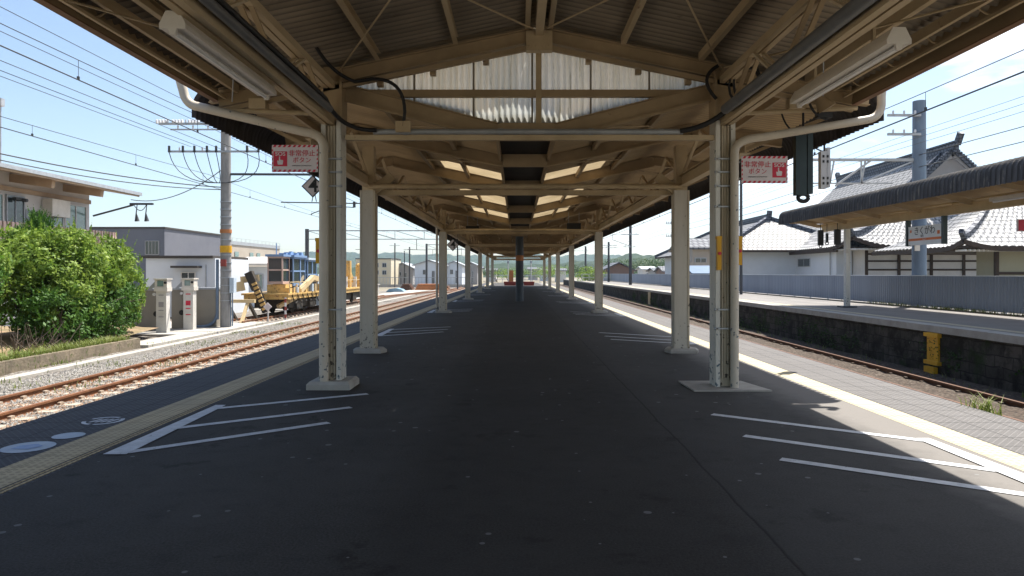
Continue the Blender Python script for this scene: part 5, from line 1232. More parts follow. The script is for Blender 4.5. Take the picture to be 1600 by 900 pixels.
# buffer stop
bs_ = thing('buffer_stop', (-13.43, 33.2, RZ), 'yellow and black timber buffer stop at the end of the siding', 'buffer stop')
for x in (-14.0, -12.95):
    g = MB(); g.bar((x, 33.0, BZ), (x, 33.9, .05), .12, .14); g.build('front_leg', M['machpale'], bs_)
    g = MB(); g.bar((x, 35.2, BZ), (x, 33.9, .05), .12, .14); g.build('rear_leg', M['under'], bs_)
g = MB(); g.box(-14.3, 33.75, -.02, -12.6, 33.95, .14); g.build('cross_beam', M['machpale'], bs_)
g = MB(); g.bar((-14.6, 33.3, BZ + .1), (-14.0, 33.9, 0), .1, .12); g.build('side_stay', M['machpale'], bs_)
# small diamond marker and striped post
t = thing('diamond_marker', (-12.5, 35.3, BZ), 'small white diamond marker on a short stake by the buffer stop', 'marker')
g = MB(); g.box(-12.53, 35.3, BZ, -12.47, 35.34, -.35); g.build('stake', M['plaster'], t); g = MB(); g.prism([(0, -.22), (.22, 0), (0, .22), (-.22, 0)], lambda a, b: (-12.5 + a, 35.28, -.28 + b), lambda a, b: (-12.5 + a, 35.26, -.28 + b)); g.build('plate', M['signwhite'], t)
t = thing('striped_post', (-11.85, 36.0, BZ), 'thin red and white striped post beside the maintenance vehicle', 'post')
g = MB(); g.tube([(-11.85, 36, BZ), (-11.85, 36, .15)], .05, 8); g.build('shaft', M['plaster'], t)
for z in (-.9, -.5, -.1):
    g = MB(); g.tube([(-11.85, 36, z), (-11.85, 36, z + .2)], .053, 8); g.build('red_band', M['redbrown'], t)

# ---------------------------------------------------------------- temple
tm = thing('temple_hall', (34, 62, BZ), 'large temple hall with sweeping silver tiled roof behind the fence', 'temple')
TXE, TXR, TXE2 = 30.0, 42.0, 54.0; ZE, ZRd = H + 2.45, H + 11.7; TYN, TYF = 63.0, 96.0; TYG, TYG2 = 68.5, 91.5
ZS = ZE + (ZRd - ZE) * .50     # level of the gable foot
def curve_z(u): return ZE + (ZRd - ZE) * (u ** 1.25)    # concave slope
def tiled(g, fn, nu, nv, rows):
    """fn(u,v): u along the eave, v up the slope; adds rolls of tile as ripples"""
    vs = []
    for j in range(nv + 1):
        for i in range(nu + 1):
            p = Vector(fn(i / nu, j / nv)); p.z += .10 * abs(math.sin(math.pi * i / 4)) + (.05 * (1 - ((j * rows / nv) % 1)) if rows else 0); vs.append(p)
    g.add(vs, [(j * (nu + 1) + i, j * (nu + 1) + i + 1, (j + 1) * (nu + 1) + i + 1, (j + 1) * (nu + 1) + i) for j in range(nv) for i in range(nu)], True)
fgv = .5 ** (1 / 1.25)          # v at gable foot
def west(u, v):      # slope facing the tracks
    x = TXE + (TXR - TXE) * v; k = min(v / fgv, 1)
    ya = TYN + (TYG - TYN) * k; yb = TYF + (TYG2 - TYF) * k; y = ya + (yb - ya) * u
    lift = (1 - k) ** 2 * (.9 * max(0, 1 - u * 6) ** 2 + .25 * max(0, (u - .84) * 6) ** 2)
    return (x, y, curve_z(v) + lift)
def east(u, v): x, y, z = west(u, v); return (2 * TXR - x, y, z)
def south(u, v):     # skirt facing the camera, up to the gable foot
    vv = v * fgv; xa = TXE + (TXR - TXE) * vv; xb = 2 * TXR - xa; x = xa + (xb - xa) * u; y = TYN + (TYG - TYN) * v
    lift = .9 * (1 - v) ** 2 * (max(0, 1 - u * 6) ** 2 + max(0, (u - .84) * 6) ** 2)
    return (x, y, curve_z(vv) + lift)
def north(u, v): x, y, z = south(u, v); return (x, TYF + TYN - y, z)
g = MB(); tiled(g, west, 4 * 66, 40, 0); tiled(g, east, 200, 12, 0); tiled(g, south, 4 * 48, 20, 0); tiled(g, north, 100, 8, 0)
g.build('roof', M['tile'], tm)
g = MB(); g.poly([(TXE + (TXR - TXE) * fgv + .4, TYG - .02, ZS), (2 * TXR - TXE - (TXR - TXE) * fgv - .4, TYG - .02, ZS), (TXR, TYG - .02, ZRd)]); g.build('gable_wall', M['greywall'], tm)
g = MB(); g.bar((TXR, TYG - 1.2, ZRd + .35), (TXR, TYG2 + .6, ZRd + .35), .5, .9); g.bar((TXR, TYG - 1.25, ZRd + .9), (TXR, TYG2 + .6, ZRd + .9), .62, .14)
g.bar((TXR, TYG - 1.3, ZRd + .6), (TXR, TYG - 1.9, ZRd + 1.6), .45, .5); g.bar((TXR, TYG2 + .5, ZRd + .6), (TXR, TYG2 + .9, ZRd + 1.4), .45, .5); g.build('main_ridge', M['ridgetile'], tm)
for s in (-1, 1):
    for off, nm in ((.0, 'verge_ridge'), (1.6, 'descending_ridge')):
        g = MB(); pv = None
        for k in range(13):
            v = 1 - (1 - fgv * .9) * k / 12; x, y, z = west(.5, v); x = x if s < 0 else 2 * TXR - x; q = Vector((x, TYG - .7 + off, z + .22))
            if pv is not None: g.bar(pv, q, .34, .42)
            pv = q
        g.build(nm, M['ridgetile'], tm)
    g = MB(); pv = None
    for k in range(15):
        v = fgv * (1 - k / 14); x, y, z = west(0, v); x = x if s < 0 else 2 * TXR - x; q = Vector((x, y, z + .2))
        if pv is not None: g.bar(pv, q, .4, .45)
        pv = q
    g.bar(pv, pv + Vector((s * .5, -.5, .5)), .3, .35); g.build('hip_ridge', M['ridgetile'], tm)
    # barge boards of the gable
    g = MB(); g.bar((TXR, TYG - .6, ZRd - .1), (TXR + s * (TXR - TXE) * (1 - fgv), TYG - .6, ZS + .1), .12, .6); g.build('barge_board', M['greywall'], tm)
    g = MB(); pv = None
    for k in range(24):
        u = k / 23; x = TXR + s * (.2 + (TXR - TXE) * (1 - fgv) * u); z = ZRd + (ZS - ZRd) * u + .25; g.tube([(x, TYG - .95, z), (x, TYG - .6, z)], .14, 8)
    g.build('verge_tile', M['ridgetile'], tm)
def edge(fn, name, parent, n=24, w_=.22, h_=.30, dz=-.16, us=(0, 1)):
    pv = None; g = MB()
    for k in range(n + 1):
        q = Vector(fn(us[0] + (us[1] - us[0]) * k / n, 0)) + Vector((0, 0, dz))
        if pv is not None: g.bar(pv, q, w_, h_)
        pv = q
    g.build(name, M['timber'], parent)
edge(west, 'eave_edge', tm); edge(south, 'eave_edge', tm)
g = MB(); pv = None
for k in range(15):
    q = Vector(west(1, fgv * (1 - k / 14))) + Vector((0, 0, .2))
    if pv is not None: g.bar(pv, q, .45, .5)
    pv = q
g.build('hip_ridge', M['ridgetile'], tm)
# rafters under the eave, walls
g = MB(); g.box(TXE + .5, TYN + .5, ZE - .22, 2 * TXR - TXE - .5, TYF - .5, ZE - .05); g.build('eave_soffit', M['timber'], tm)
g = MB(); y = TYN + .3
while y < TYF - .3: g.box(TXE + .15, y, ZE - .34, TXE + 1.6, y + .12, ZE - .20); y += .36
x = TXE + .3
while x < 44: g.box(x, TYN + .15, ZE - .34, x + .12, TYN + 1.6, ZE - .20); x += .36
g.build('rafter_ends', M['plaster'], tm)['label'] = 'rows of pale rafter ends under the eave'
g = MB(); g.box(TXE + 2.2, TYN + 2.2, BZ - .1, 2 * TXR - TXE - 2.2, TYF - 2.2, ZE - .22); g.build('wall', M['plaster'], tm)
g = MB(); yw = TYN + 2.18
for z in (1.05 + H, .25 + H + .0, -.5 + H, 1.7 + H): g.box(TXE + 2.2, yw - .05, z, 46, yw, z + .16)
x = TXE + 2.2
while x < 46: g.box(x, yw - .09, BZ, x + .26, yw + .01, ZE - .22); x += 3.0
g.build('timber_frame', M['timber'], tm)
# side annex with grey siding facing the tracks
ax = thing('temple_annex', (31, 76, BZ), 'grey sided annex wall with two small windows below the temple roof', 'building')
g = MB(); g.box(30.6, 67.5, BZ - .1, 32.1, 112, H + 2.2); g.build('wall', M['greysid'] if 'greysid' in M else M['shedwall'], ax)
winpart(ax, 30.6, 30.6, 73.5, 76.5, H + .75, H + 1.5, '-x', 'glassd', 'galv', 1)
winpart(ax, 30.6, 30.6, 88.5, 91, H + .75, H + 1.5, '-x', 'glassd', 'galv', 1)
g = MB(); g.tube([(30.45, 68.5, BZ), (30.45, 68.5, H + 2.2)], .06, 6); g.build('drainpipe', M['galv'], ax)
g = MB(); g.bar((30.0, 66.0, H + 2.1), (30.0, 113, H + 2.1), .2, .2); g.build('eave_gutter', M['timber'], ax)
# annex in front at right with its own roof
an = thing('temple_gatehouse', (34, 48, BZ), 'nearer low temple building with silver tiled hip roof at the right edge', 'building')
AX0, AX1, AY0, AY1, AZE, AZR = 29.8, 45, 47, 59, H + 1.78, H + 5.2
def aw(u, v): xx = AX0 + 5.5 * v; ya = AY0 + 5.5 * v; yb = AY1 - 5.5 * v; return (xx, ya + (yb - ya) * u, AZE + (AZR - AZE) * v ** 1.2 + .5 * (1 - v) ** 2 * max(0, 1 - u * 5) ** 2)
def as_(u, v): xa = AX0 + 5.5 * v; xb = AX1 - .5 * v; return (xa + (xb - xa) * u, AY0 + 5.5 * v, AZE + (AZR - AZE) * v ** 1.2 + .5 * (1 - v) ** 2 * max(0, 1 - u * 5) ** 2)
g = MB(); tiled(g, aw, 4 * 24, 22, 0); tiled(g, as_, 4 * 30, 22, 0); g.build('roof', M['tile'], an)
g = MB(); pv = None
for k in range(15):
    v = 1 - k / 14; q = Vector(as_(0, v)) + Vector((0, 0, .18))
    if pv is not None: g.bar(pv, q, .34, .40)
    pv = q
g.bar(pv, pv + Vector((-.45, -.45, .35)), .28, .3); g.build('hip_ridge', M['ridgetile'], an)
edge(aw, 'eave_edge', an); edge(as_, 'eave_edge', an)
g = MB(); g.bar((AX0 + 5.4, 53, AZR + .3), (AX1, 53, AZR + .3), .4, .6); g.build('main_ridge', M['ridgetile'], an)
g = MB(); g.box(AX0 + .3, AY0 + .3, AZE - .2, AX1, AY1 - .3, AZE - .06); g.build('eave_soffit', M['timber'], an)
g = MB(); x = AX0 + .2
while x < 44: g.box(x, AY0 + .12, AZE - .30, x + .10, AY0 + 1.2, AZE - .18); x += .30
g.build('rafter_ends', M['plaster'], an)['label'] = 'row of pale rafter ends under the eave'
g = MB(); g.box(AX0 + 3.6, AY0 + 2, BZ - .1, AX1, AY0 + 4.2, AZE - .2); g.build('wall', M['olivewall'], an)
g = MB(); g.box(AX0 + 3.4, AY0 + 1.85, BZ, AX0 + 3.65, AY0 + 2.05, AZE - .2); g.box(AX0 + 3.6, AY0 + 1.9, H - .1, AX1, AY0 + 1.99, H + .1); g.build('timber_frame', M['timber'], an)

# house builder for the rest
def house(x0, x1, y0, y1, zw, zrg, wallm, roofm, label, ridge='x', wins=(), over=.5, group=None, cat='house', name='house'):
    t = thing(name, ((x0 + x1) / 2, y0, BZ), label, cat, group)
    g = MB(); g.box(x0, y0, BZ - .12, x1, y1, zw)
    if ridge == 'y': g.prism([(x0, zw), (x1, zw), ((x0 + x1) / 2, zrg - .1)], lambda a, b: (a, y0, b), lambda a, b: (a, y1, b))
    else: g.prism([(y0, zw), (y1, zw), ((y0 + y1) / 2, zrg - .1)], lambda a, b: (x0, a, b), lambda a, b: (x1, a, b))
    g.build('wall', M[wallm], t)
    g = MB(); th = .18
    if ridge == 'y':
        xm = (x0 + x1) / 2; sl = (zrg - zw) / (xm - x0); q = [(x0 - over, zw - over * sl), (xm, zrg), (x1 + over, zw - over * sl), (x1 + over, zw - over * sl + th), (xm, zrg + th), (x0 - over, zw - over * sl + th)]
        g.prism(q, lambda a, b: (a, y0 - over, b), lambda a, b: (a, y1 + over, b))
    else:
        ym = (y0 + y1) / 2; sl = (zrg - zw) / (ym - y0); q = [(y0 - over, zw - over * sl), (ym, zrg), (y1 + over, zw - over * sl), (y1 + over, zw - over * sl + th), (ym, zrg + th), (y0 - over, zw - over * sl + th)]
        g.prism(q, lambda a, b: (x0 - over, a, b), lambda a, b: (x1 + over, a, b))
    g.build('roof', M[roofm], t)
    for (a, b, c, d) in wins: winpart(t, x0 + (x1 - x0) * a, x0 + (x1 - x0) * b, y0, y0, BZ + (zw - BZ) * c, BZ + (zw - BZ) * d, 'y', 'glassd', 'galv', 1, .08)
    return t
def hx(xa, xb, Y, ytop_w, ytop_r, depth, *a, **k):
    return house(P(xa, 0, Y).x, P(xb, 0, Y).x, Y, Y + depth, H + (427 - ytop_w) / F * Y, H + (427 - ytop_r) / F * Y, *a, **k)
M['midtile'] = m_rooftile('grey_house_tiles', (.17, .17, .175), (.25, .245, .24))
M['darktile'] = m_rooftile('dark_house_tiles', (.10, .105, .12), (.16, .165, .18))
M['creamwall'] = mat('cream_render', (.62, .56, .42), (.54, .48, .36), .3, .8)
M['brownwall'] = mat('brown_render', (.24, .16, .13), (.18, .12, .10), .3, .8)
# balcony house left of temple
bh = hx(1082, 1128, 66, 388, 372, 8, 'beigewall', 'darktile', 'two storey house with a shaded balcony between the columns', ridge='x', wins=((.10, .45, .62, .8),))
g = MB(); a, b = P(1078, 0, 64.5).x, P(1112, 0, 64.5).x
g.box(a, 64.3, H - .1, b, 64.45, H + 1.0); g.box(a, 64.45, H - .15, b, 66, H); g.build('balcony', M['beigewall'], bh)
g = MB(); g.prism([(63.4, H + .0), (66, H + .7), (66, H + .8), (63.3, H + .1)], lambda x, z: (P(1085, 0, 60).x, x - 2.5, z - .1), lambda x, z: (P(1128, 0, 60).x, x - 2.5, z - .1))
g.build('lower_roof', M['bluetile'], bh)
hh = thing('hipped_house', (30, 78, BZ), 'broad house with grey hipped tile roof behind the right front column', 'house')
g = MB(); g.box(23.2, 77.4, BZ - .1, 37, 110.6, H + 2.6); g.build('wall', M['shedwall'], hh)
hb_ = [(22, 76, H + 2.5), (38.2, 76, H + 2.5), (38.2, 112, H + 2.5), (22, 112, H + 2.5)]; hr_ = [(30, 84, H + 6.5), (30, 104, H + 6.5)]
g = MB(); g.add(hb_ + hr_, [(0, 1, 4), (1, 2, 5, 4), (2, 3, 5), (3, 0, 4, 5), (3, 2, 1, 0)]); g.build('roof', M['midtile'], hh)
g = MB(); g.bar(Vector(hr_[0]) + Vector((0, -.4, .25)), Vector(hr_[1]) + Vector((0, .4, .25)), .5, .6); g.bar(Vector(hr_[0]) + Vector((0, -.5, .6)), Vector(hr_[0]) + Vector((0, -.1, .7)), .5, .6); g.build('main_ridge', M['ridgetile'], hh)
for a, b in ((0, 0), (1, 0), (3, 1)):
    g = MB(); g.bar(Vector(hb_[a]) + Vector((0, 0, .15)), Vector(hr_[b]) + Vector((0, 0, .15)), .4, .4); g.build('hip_ridge', M['ridgetile'], hh)
g = MB(); g.bar((22, 76, H + 2.4), (22, 112, H + 2.4), .2, .25); g.bar((22, 76, H + 2.4), (38, 76, H + 2.4), .2, .25); g.build('eave_edge', M['timber'], hh)
g = MB(); g.tube([(28, 90, H + 5.5), (28, 90, H + 8.6)], .04, 5); g.bar((27.2, 90, H + 8.5), (28.9, 90, H + 8.5), .05, .05); g.bar((27.6, 90, H + 8.1), (28.5, 90, H + 8.1), .05, .05); g.build('television_aerial', M['galv'], hh)
hx(944, 990, 118, 422, 411, 9, 'brownwall', 'darktile', 'small brown house with grey tiled gable roof beyond the fence', ridge='y', wins=((.1, .4, .35, .75), (.6, .9, .35, .75)))
hx(1005, 1024, 170, 421, 417, 8, 'plaster', 'galv', 'tiny pale house in the valley below the wooded hill', wins=((.3, .6, .3, .7),))
hx(1024, 1040, 150, 424, 419, 8, 'greywall', 'darktile', 'small grey house next to the tiny pale house', wins=())
hx(1038, 1062, 140, 424, 417, 8, 'brownwall', 'darktile', 'low reddish house with a dark roof near the second right column', wins=())
hx(1040, 1060, 260, 405, 400, 12, 'plaster', 'darkroof', 'pale block of flats up on the wooded slope', wins=((.1, .9, .6, .75),), name='apartment_block', cat='building')
# left distance
hx(556, 611, 140, 405, 404, 12, 'creamwall', 'darkroof', 'cream three storey building with rows of small windows', wins=[(.10 + .22 * i, .20 + .22 * i, z, z + .14) for i in range(4) for z in (.42, .7)], over=.1, name='cream_building', cat='building')
for i, (xa_, xb_, Y, yw, yr, lab, wm) in enumerate(((648, 692, 138, 414, 407, 'wide grey gabled house, first of the row behind the yard', 'shedwall'), (696, 722, 146, 414, 408.5, 'pale grey gabled house, second of the row behind the yard', 'shedwall'), (724, 746, 156, 415, 410, 'smallest pale house at the end of the row', 'greywall'), (612, 645, 150, 419, 411, 'low grey roofed house between the cream building and the gabled row', 'greywall'))):
    hx(xa_, xb_, Y, yw, yr, 10, wm, 'galv', lab, ridge='y', wins=((.30, .44, .55, .75), (.62, .70, .1, .7)), group='gabled houses behind the yard')
for i, (xa_, xb_, Y, yt) in enumerate(((760, 775, 210, 421), (826, 840, 260, 419), (845, 858, 230, 421), (738, 752, 190, 418), (870, 884, 200, 421))):
    hx(xa_, xb_, Y, yt + 2, yt - 1, 10, ['plaster', 'greywall', 'shedwall', 'creamwall', 'plaster'][i], 'darktile', ['tiny white house left of the centre post', 'tiny grey house right of the centre post', 'tiny pale blue house seen between the right columns', 'tiny cream house behind the last left columns', 'tiny white house beside the far fence end'][i])

# low block wall / fence of far yard
t = thing('yard_fence', (-24, 108, BZ), 'pale mesh fence along the back of the yard', 'fence')
g = MB(); g.box(-52, 119.9, BZ, -7.5, 120, BZ + .5); g.build('base_wall', M['concrete'], t)
g = MB(); x = -52
while x < -7.5: g.box(x, 119.9, BZ + .5, x + .06, 119.96, BZ + 1.7); x += .55
g.box(-52, 119.9, BZ + 1.66, -7.5, 119.98, BZ + 1.74); g.build('mesh_panel', M['galv'], t)
# rusty stacks in the yard
def stack(x, y, w_, n, label, m):
    t = thing('rail_stack', (x, y, BZ), label, 'stack', 'stacks of rusty track parts in the yard')
    for k in range(n):
        g = MB(); g.box(x - w_ / 2 + .1 * k, y + .1 * k, BZ + .01 + .22 * k, x + w_ / 2 - .15 * k, y + 3 - .1 * k, BZ + .2 + .22 * k); g.build('layer', M[m], t)
stack(-12.3, 100, 4.4, 4, 'orange brown stack of rusted parts in front of the grey houses', 'orange')
stack(-15.8, 100, 1.8, 4, 'dark rusty stack left of the orange brown one', 'raildark')
stack(-11.5, 108, 2.0, 2, 'low rusty heap nearest the platform track', 'rail')
t = thing('concrete_block', (-21, 76, BZ), 'grey concrete box beside the yard road', 'concrete block'); g = MB(); g.box(-19.0, 76, BZ, -15.5, 79, BZ + 1.1); g.box(-19.1, 75.9, BZ + 1.1, -15.4, 79.1, BZ + 1.2); g.build('body', M['concrete'], t)
t = thing('blue_tarpaulin', (-15, 90, BZ), 'pale blue covered pile by the yard fence', 'tarpaulin'); g = MB(); g.prism([(-1.2, 0), (1.2, 0), (.8, .35), (.1, .5), (-.8, .4)], lambda a, b: (-15.6 + a, 90, BZ + b), lambda a, b: (-15.6 + a, 92, BZ + b)); g.build('cover', M['tarp'], t)
g = MB(); vs = [(-17.5, 46, -.985), (-14.9, 46, -.985), (-11.2, 118, -.985), (-14.5, 118, -.985)]; g.add(vs, [(0, 1, 2, 3)]); tag(g.build('service_path', M['concrete']), kind='structure')

# platform end: railings, planters, post
t = thing('platform_railing', (0, 103, 0), 'white railing across the far end of the platform', 'railing')
g = MB(); x = -4.4
while x < 4.6: g.box(x, 103, 0, x + .07, 103.07, 1.1); x += 1.1
for z in (.5, 1.05): g.box(-4.4, 103.0, z, 4.6, 103.05, z + .07)
g.build('rail', M['plaster'], t)
for i, (x, y, w_, lab) in enumerate(((-.8, 80.5, 1.3, 'red brown planter box at the left of the far centre post'), (1.35, 80.5, 1.1, 'red brown planter box at the right of the far centre post'))):
    t = thing('planter_box', (x, y, 0), lab, 'planter', 'red brown planters at the far end'); g = MB(); g.prism([(-w_ / 2, 0), (w_ / 2, 0), (w_ / 2 + .1, .45), (-w_ / 2 - .1, .45)], lambda a, b: (x + a, y, b), lambda a, b: (x + a, y + .6, b)); g.build('box', M['redbrown'], t)
t = thing('orange_board', (-.7, 84, 0), 'orange upright board standing beyond the roof end', 'board'); g = MB(); g.box(-.95, 84, .25, -.45, 84.08, 1.75); g.build('panel', M['orange'], t); g = MB(); g.box(-.9, 84.02, 0, -.85, 84.06, .3); g.box(-.55, 84.02, 0, -.5, 84.06, .3); g.build('legs', M['galv'], t)
for x, lab in ((-1.1, 'slim post left of the orange board'), (1.7, 'slim white post right of the centre post')):
    t = thing('slim_post', (x, 86, 0), lab, 'post', 'slim posts at the platform end'); g = MB(); g.tube([(x, 86, 0), (x, 86, 3.1)], .06, 8); g.build('shaft', M['plaster'], t); g = MB(); g.box(x - .12, 85.9, 2.6, x + .12, 86, 2.9); g.build('plate', M['galv'], t)
t = thing('opposite_railing', (11.5, 108, OZ), 'white railing at the far end of the opposite platform', 'railing')
g = MB(); x = 9.9
while x < 14.4: g.box(x, 108, OZ, x + .08, 108.08, OZ + 1.1); x += 1.1
for z in (.5, 1.05): g.box(9.9, 108, OZ + z, 14.4, 108.05, OZ + z + .09)
g.build('rail', M['plaster'], t)

# small dark boards under the far canopy
for x, y, lab in ((-1.62, 25.6, 'small dark box hanging under the valley roof at the left'), (1.95, 24.2, 'small dark box hanging under the valley roof at the right')):
    t = thing('hanging_board', (x, y, H + 1.5), lab, 'sign', 'dark boards hanging under the valley roof'); g = MB(); g.box(x - .24, y - .04, H + 1.52, x + .24, y + .04, H + 1.72); g.build('board', M['ink'], t); g = MB()
    for q in (-.18, .18): g.tube([(x + q, y, H + 1.72), (x + q, y, H + 2.1)], .01, 5)
    g.build('hanger_rods', M['galv'], t)

# ================================================================ VEGETATION
def leaf_cloud(g, blobs, n, size, flat=.35, shell=.55, seedn=0.0, updir=.4):
    """leaf faces spread through blobs (cx,cy,cz,rx,ry,rz); uneven through noise"""
    tot = sum(b[3] * b[5] for b in blobs)
    for b in blobs:
        k = int(n * b[3] * b[5] / tot)
        for _ in range(k):
            d = Vector((rnd.gauss(0, 1), rnd.gauss(0, 1), rnd.gauss(0, 1))).normalized()
            lump = 1 + .33 * mnoise.noise(Vector((d.x * 2.2 + b[0] + seedn, d.y * 2.2 + b[1], d.z * 2.2 + b[2]))) + .16 * mnoise.noise(Vector((d.x * 6 + b[0], d.y * 6, d.z * 6)))
            r = (shell + (1 - shell) * rnd.random() ** .5) * lump
            p = Vector((b[0] + d.x * b[3] * r, b[1] + d.y * b[4] * r, b[2] + d.z * b[5] * r))
            if mnoise.noise(p * 2.3 + Vector((7, seedn, 0))) < -.16: continue
            s = size * rnd.choice((.5, .7, .9, 1.1, 1.5)) * rnd.uniform(.8, 1.15)
            nrm = (d * .7 + Vector((rnd.gauss(0, .55), rnd.gauss(0, .55), rnd.gauss(updir, .55)))).normalized()
            a = nrm.cross(Vector((rnd.uniform(-1, 1), rnd.uniform(-1, 1), rnd.uniform(-1, 1)))).normalized(); c = nrm.cross(a)
            g.add([p - a * s, p - c * s * .45 , p + a * s, p + c * s * .45], [(0, 1, 2, 3)])
def sprays(g, blobs, n, size):
    """upright feathery twigs on the outside of the crown"""
    for _ in range(n):
        b = rnd.choice(blobs); d = Vector((rnd.gauss(0, 1), rnd.gauss(0, 1), abs(rnd.gauss(.3, .8)))).normalized()
        p = Vector((b[0] + d.x * b[3], b[1] + d.y * b[4], b[2] + d.z * b[5])); dirn = (d * .6 + Vector((0, 0, .8)) + Vector((rnd.gauss(0, .25), rnd.gauss(0, .25), 0))).normalized(); ln = size * rnd.uniform(.5, 1.4)
        for k in range(9):
            q = p + dirn * ln * k / 9; s = .07 * (1 - k / 11)
            a = Vector((rnd.uniform(-1, 1), rnd.uniform(-1, 1), rnd.uniform(-.2, .6))).normalized() * s; c = dirn * s * 1.2
            g.add([q - a, q - c * .3, q + a, q + c], [(0, 1, 2, 3)])
def shrub(x, y, z, blobs, n, size, leaf, label, trunks=3, spr=0, group='shrubs on the planted bank', name='shrub', cat='shrub'):
    t = thing(name, (x, y, z), label, cat, group)
    bl = [(x + b[0], y + b[1], z + b[2], b[3], b[4], b[5]) for b in blobs]
    if group.startswith('shrubs'):
        for b in list(bl):
            for _ in range(9):
                d = Vector((rnd.gauss(0, 1), rnd.gauss(0, 1), rnd.gauss(.35, .8))).normalized(); q = rnd.uniform(.22, .42)
                bl.append((b[0] + d.x * b[3] * .95, b[1] + d.y * b[4] * .95, b[2] + d.z * b[5] * .95, b[3] * q, b[4] * q, b[5] * q))
    g = MB()
    for k in range(trunks):
        b = bl[k % len(bl)]; sx0 = x + rnd.uniform(-.3, .3); sy0 = y + rnd.uniform(-.3, .3)
        m = Vector((sx0 * .6 + b[0] * .4 + rnd.uniform(-.2, .2), sy0 * .6 + b[1] * .4, z + (b[2] - z) * .5)); e = Vector((b[0], b[1], b[2] + b[5] * .4))
        g.tube([(sx0, sy0, z - .05), m, e], [.11, .075, .03], 7)
        for _ in range(5):
            q = m.lerp(e, rnd.random()); g.tube([q, q + Vector((rnd.gauss(0, .5), rnd.gauss(0, .5), rnd.uniform(0, .5)))], [.03, .01], 5)
    g.build('trunk', M['bark'], t)
    g = MB(); leaf_cloud(g, bl, n, size, seedn=x, shell=.35 if group.startswith('shrubs') else .55)
    if spr: sprays(g, bl, spr, .38)
    g.build('crown', M[leaf], t); return t
SZ = BZ + .3
# x by photo: bush from x=0..240 at Y 14..21
shrub(-14.65, 24.8, SZ, [(.0, 0, 1.7, 1.25, 1.2, 1.45), (-.5, .4, 2.3, 1.1, 1.0, 1.15), (.45, -.3, 1.0, .95, 1.0, .95), (-.9, -.5, 1.2, 1.1, 1.1, 1.1)], 34000, .07, 'leafbright', 'big rounded bright green shrub nearest the beige panels', 4, spr=260)
shrub(-14.5, 21.9, SZ, [(0, 0, 1.8, 1.5, 1.4, 1.45), (-.7, .4, 2.5, 1.2, 1.1, .95), (.6, -.3, 1.2, 1.1, 1.1, 1.0), (.3, .8, 2.2, 1.1, 1.1, 1.0), (-1.3, -.6, 1.5, 1.1, 1.0, 1.1)], 44000, .066, 'leafbright', 'broad leafy green shrub in the middle of the planted bank', 5, spr=320)
shrub(-13.6, 21.3, SZ - .05, [(.1, 1.6, .95, .9, 1.3, .85), (.0, -.5, .8, .85, 1.1, .75), (.0, 2.6, 1.0, .7, 1.0, .9)], 14000, .06, 'leafdark', 'low dark shrub at the foot of the rounded green ones', 3, spr=200)
shrub(-15.4, 18.9, SZ, [(0, 0, 1.7, 1.4, 1.2, 1.4), (.5, .3, 2.3, .9, .8, .85)], 16000, .065, 'leafbright', 'pale leafy shrub behind the dark conifer', 3, spr=200)
shrub(-13.75, 17.7, SZ, [(-.3, 0, 1.35, .8, .9, 1.1), (-.7, .2, 2.1, .6, .7, .9)], 13000, .05, 'leafdark', 'dark feathery conifer cut by the photo edge', 2, spr=320)
shrub(-16.2, 23.4, SZ, [(0, 0, 2.2, .9, .9, 1.2), (.2, 0, 3.2, .45, .45, .6)], 8000, .06, 'leafdark', 'pointed conifer sprig standing up behind the rounded shrub', 2, spr=260)
tag(blades(5200, lambda: (-12.32 - abs(rnd.gauss(0, .6)) ** 1.3, 11 + 11.4 * rnd.random() ** .8, SZ - .12), .06, .34, .012, .6).build('bank_grass', M['grassm']), kind='stuff')
# bare twigs at the foot
g = MB()
for _ in range(60):
    p = Vector((-13.2 + rnd.gauss(0, .25), 19.2 + rnd.gauss(0, .8), SZ - .1)); q = p + Vector((rnd.gauss(0, .25), rnd.gauss(0, .3), rnd.uniform(.3, .9))); g.tube([p, p.lerp(q, .5) + Vector((rnd.gauss(0, .06), 0, 0)), q], [.018, .012, .005], 4)
tag(g.build('bare_twigs', M['bark']), kind='stuff')

def tree(x, y, h, r, leaf, label, n=2600, size=None, group='trees beyond the fences', z=BZ):
    bl = [(rnd.uniform(-.4, .4) * r, rnd.uniform(-.4, .4) * r, h * .62 + rnd.uniform(-.15, .2) * h, r * rnd.uniform(.5, .8), r * .7, h * rnd.uniform(.2, .3)) for _ in range(5)]
    return shrub(x, y, z, bl, n, size or h * .035, leaf, label, 3, group=group, name='tree', cat='tree')
def tx(x, Y, ytop, r, leaf, label, **k):
    p = P(x, 427, Y); tree(p.x, Y, (427 - ytop) / F * Y + H - BZ, r, leaf, label, **k)
tx(925, 110, 413, 3.0, 'leafbright', 'bright green round tree beside the small brown house')
tx(1000, 230, 405, 9, 'leaffar', 'tall dark tree above the pale roofs near the pole', n=3500)
tx(1022, 240, 400, 10, 'leaffar', 'broad dark tree at the foot of the hill', n=3500)
tx(1045, 250, 402, 9, 'leaffar', 'dark tree next to the second right column', n=3500)
tx(968, 260, 404, 9, 'leaffar', 'dark tree behind the tiled gable roof', n=3000)
tx(795, 190, 418, 5, 'leafbright', 'yellow green tree left of the centre post, far away')
tx(776, 200, 419, 5, 'leaffar', 'far dark tree between the last left columns')
tx(850, 200, 417, 6, 'leafbright', 'light green tree between the last right columns')
tx(905, 210, 412, 7, 'leaffar', 'dark green tree left of the bright round one')
tx(880, 230, 414, 7, 'leafbright', 'light green tree between the fourth and fifth right columns')
tx(815, 230, 420, 6, 'leaffar', 'tiny dark tree right beside the centre post')

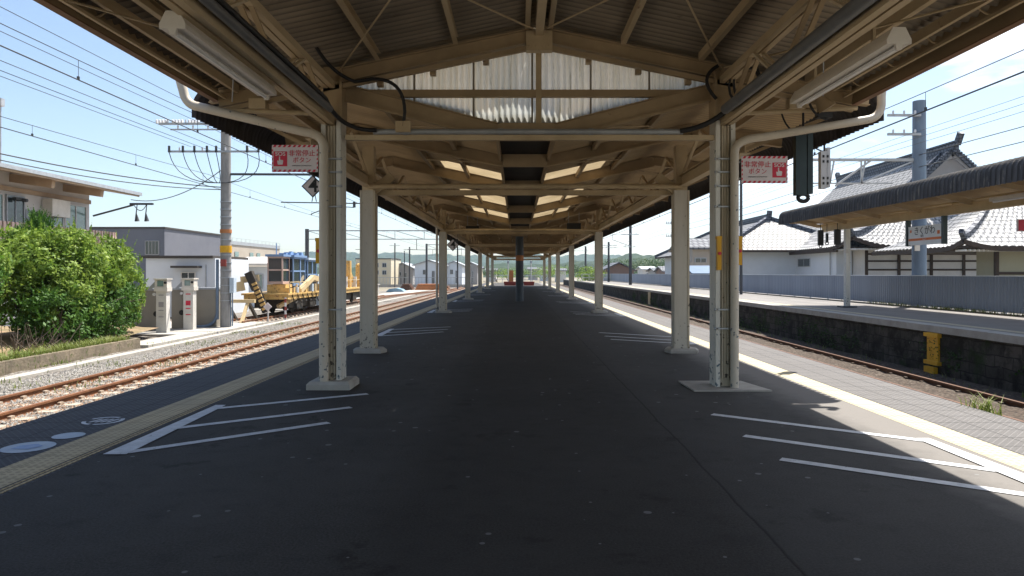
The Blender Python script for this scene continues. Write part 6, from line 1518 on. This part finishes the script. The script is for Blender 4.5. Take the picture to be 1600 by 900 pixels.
# wooded hills
M['wood'] = mat('wooded_slope', (.026, .050, .020), (.012, .026, .014), .04, .95, rust=(.05, .075, .02), rthr=.58, bump=1, bscale=.25)
def hills(y0, y1, x0, x1, prof, nx, ny, seed, bump, cr=9):
    g = MB(); vs = []
    for j in range(ny + 1):
        v = j / ny; y = y0 + (y1 - y0) * v
        for i in range(nx + 1):
            x = x0 + (x1 - x0) * i / nx; px_ = 808 + F * x / y
            hgt = prof(px_) * (math.sin(math.pi * min(v * 1.0, 1) ** .8 / 1.0 * .5 if v < .99 else math.pi * .5)) * (y / F)
            hgt += bump * (1.4 * mnoise.noise(Vector((x / 22, y / 22, seed))) + 1.2 * (.5 - mnoise.voronoi(Vector((x / cr, y / cr, seed)))[0][0])) * min(1, v * 3)
            hgt *= 1 + .25 * mnoise.noise(Vector((x / 130, y / 130, seed)))
            vs.append((x, y, BZ - .2 + max(-.3, hgt) if j else BZ - 1))
    g.add(vs, [(j * (nx + 1) + i, j * (nx + 1) + i + 1, (j + 1) * (nx + 1) + i + 1, (j + 1) * (nx + 1) + i) for j in range(ny) for i in range(nx)], True)
    return tag(g.build('wooded_hills', M['wood']), kind='structure')
def prof_near(px):
    pts = [(-900, 8), (300, 10), (560, 14), (700, 14), (820, 16), (900, 20), (960, 26), (985, 33), (1030, 28), (1070, 30), (1300, 24), (3000, 12)]
    for a, b in zip(pts, pts[1:]):
        if a[0] <= px <= b[0]: return a[1] + (b[1] - a[1]) * (px - a[0]) / (b[0] - a[0])
    return 10
def prof_far(px):
    pts = [(-900, 26), (300, 28), (560, 32), (620, 31), (660, 30), (750, 28), (820, 27), (900, 26), (1100, 28), (3000, 24)]
    for a, b in zip(pts, pts[1:]):
        if a[0] <= px <= b[0]: return a[1] + (b[1] - a[1]) * (px - a[0]) / (b[0] - a[0])
    return 24
hills(420, 700, -600, 700, prof_near, 560, 70, 2.0, 3.0, 10)
hills(1300, 1900, -2200, 2200, prof_far, 620, 36, 9.0, 6.0, 26)

# haze
hz = MB(); hz.box(-2600, -20, -2.2, 2600, 2300, 260)
M['haze'] = bpy.data.materials.new('haze'); M['haze'].use_nodes = True; n = M['haze'].node_tree; n.nodes.clear()
o_ = n.nodes.new('ShaderNodeOutputMaterial'); v_ = n.nodes.new('ShaderNodeVolumePrincipled'); v_.inputs['Color'].default_value = (.62, .80, 1, 1); v_.inputs['Density'].default_value = .00016; v_.inputs['Anisotropy'].default_value = .3
n.links.new(v_.outputs[0], o_.inputs['Volume'])
tag(hz.build('haze', M['haze']), kind='stuff')
for o in list(bpy.data.objects):
    if '_local' in o: del o['_local']
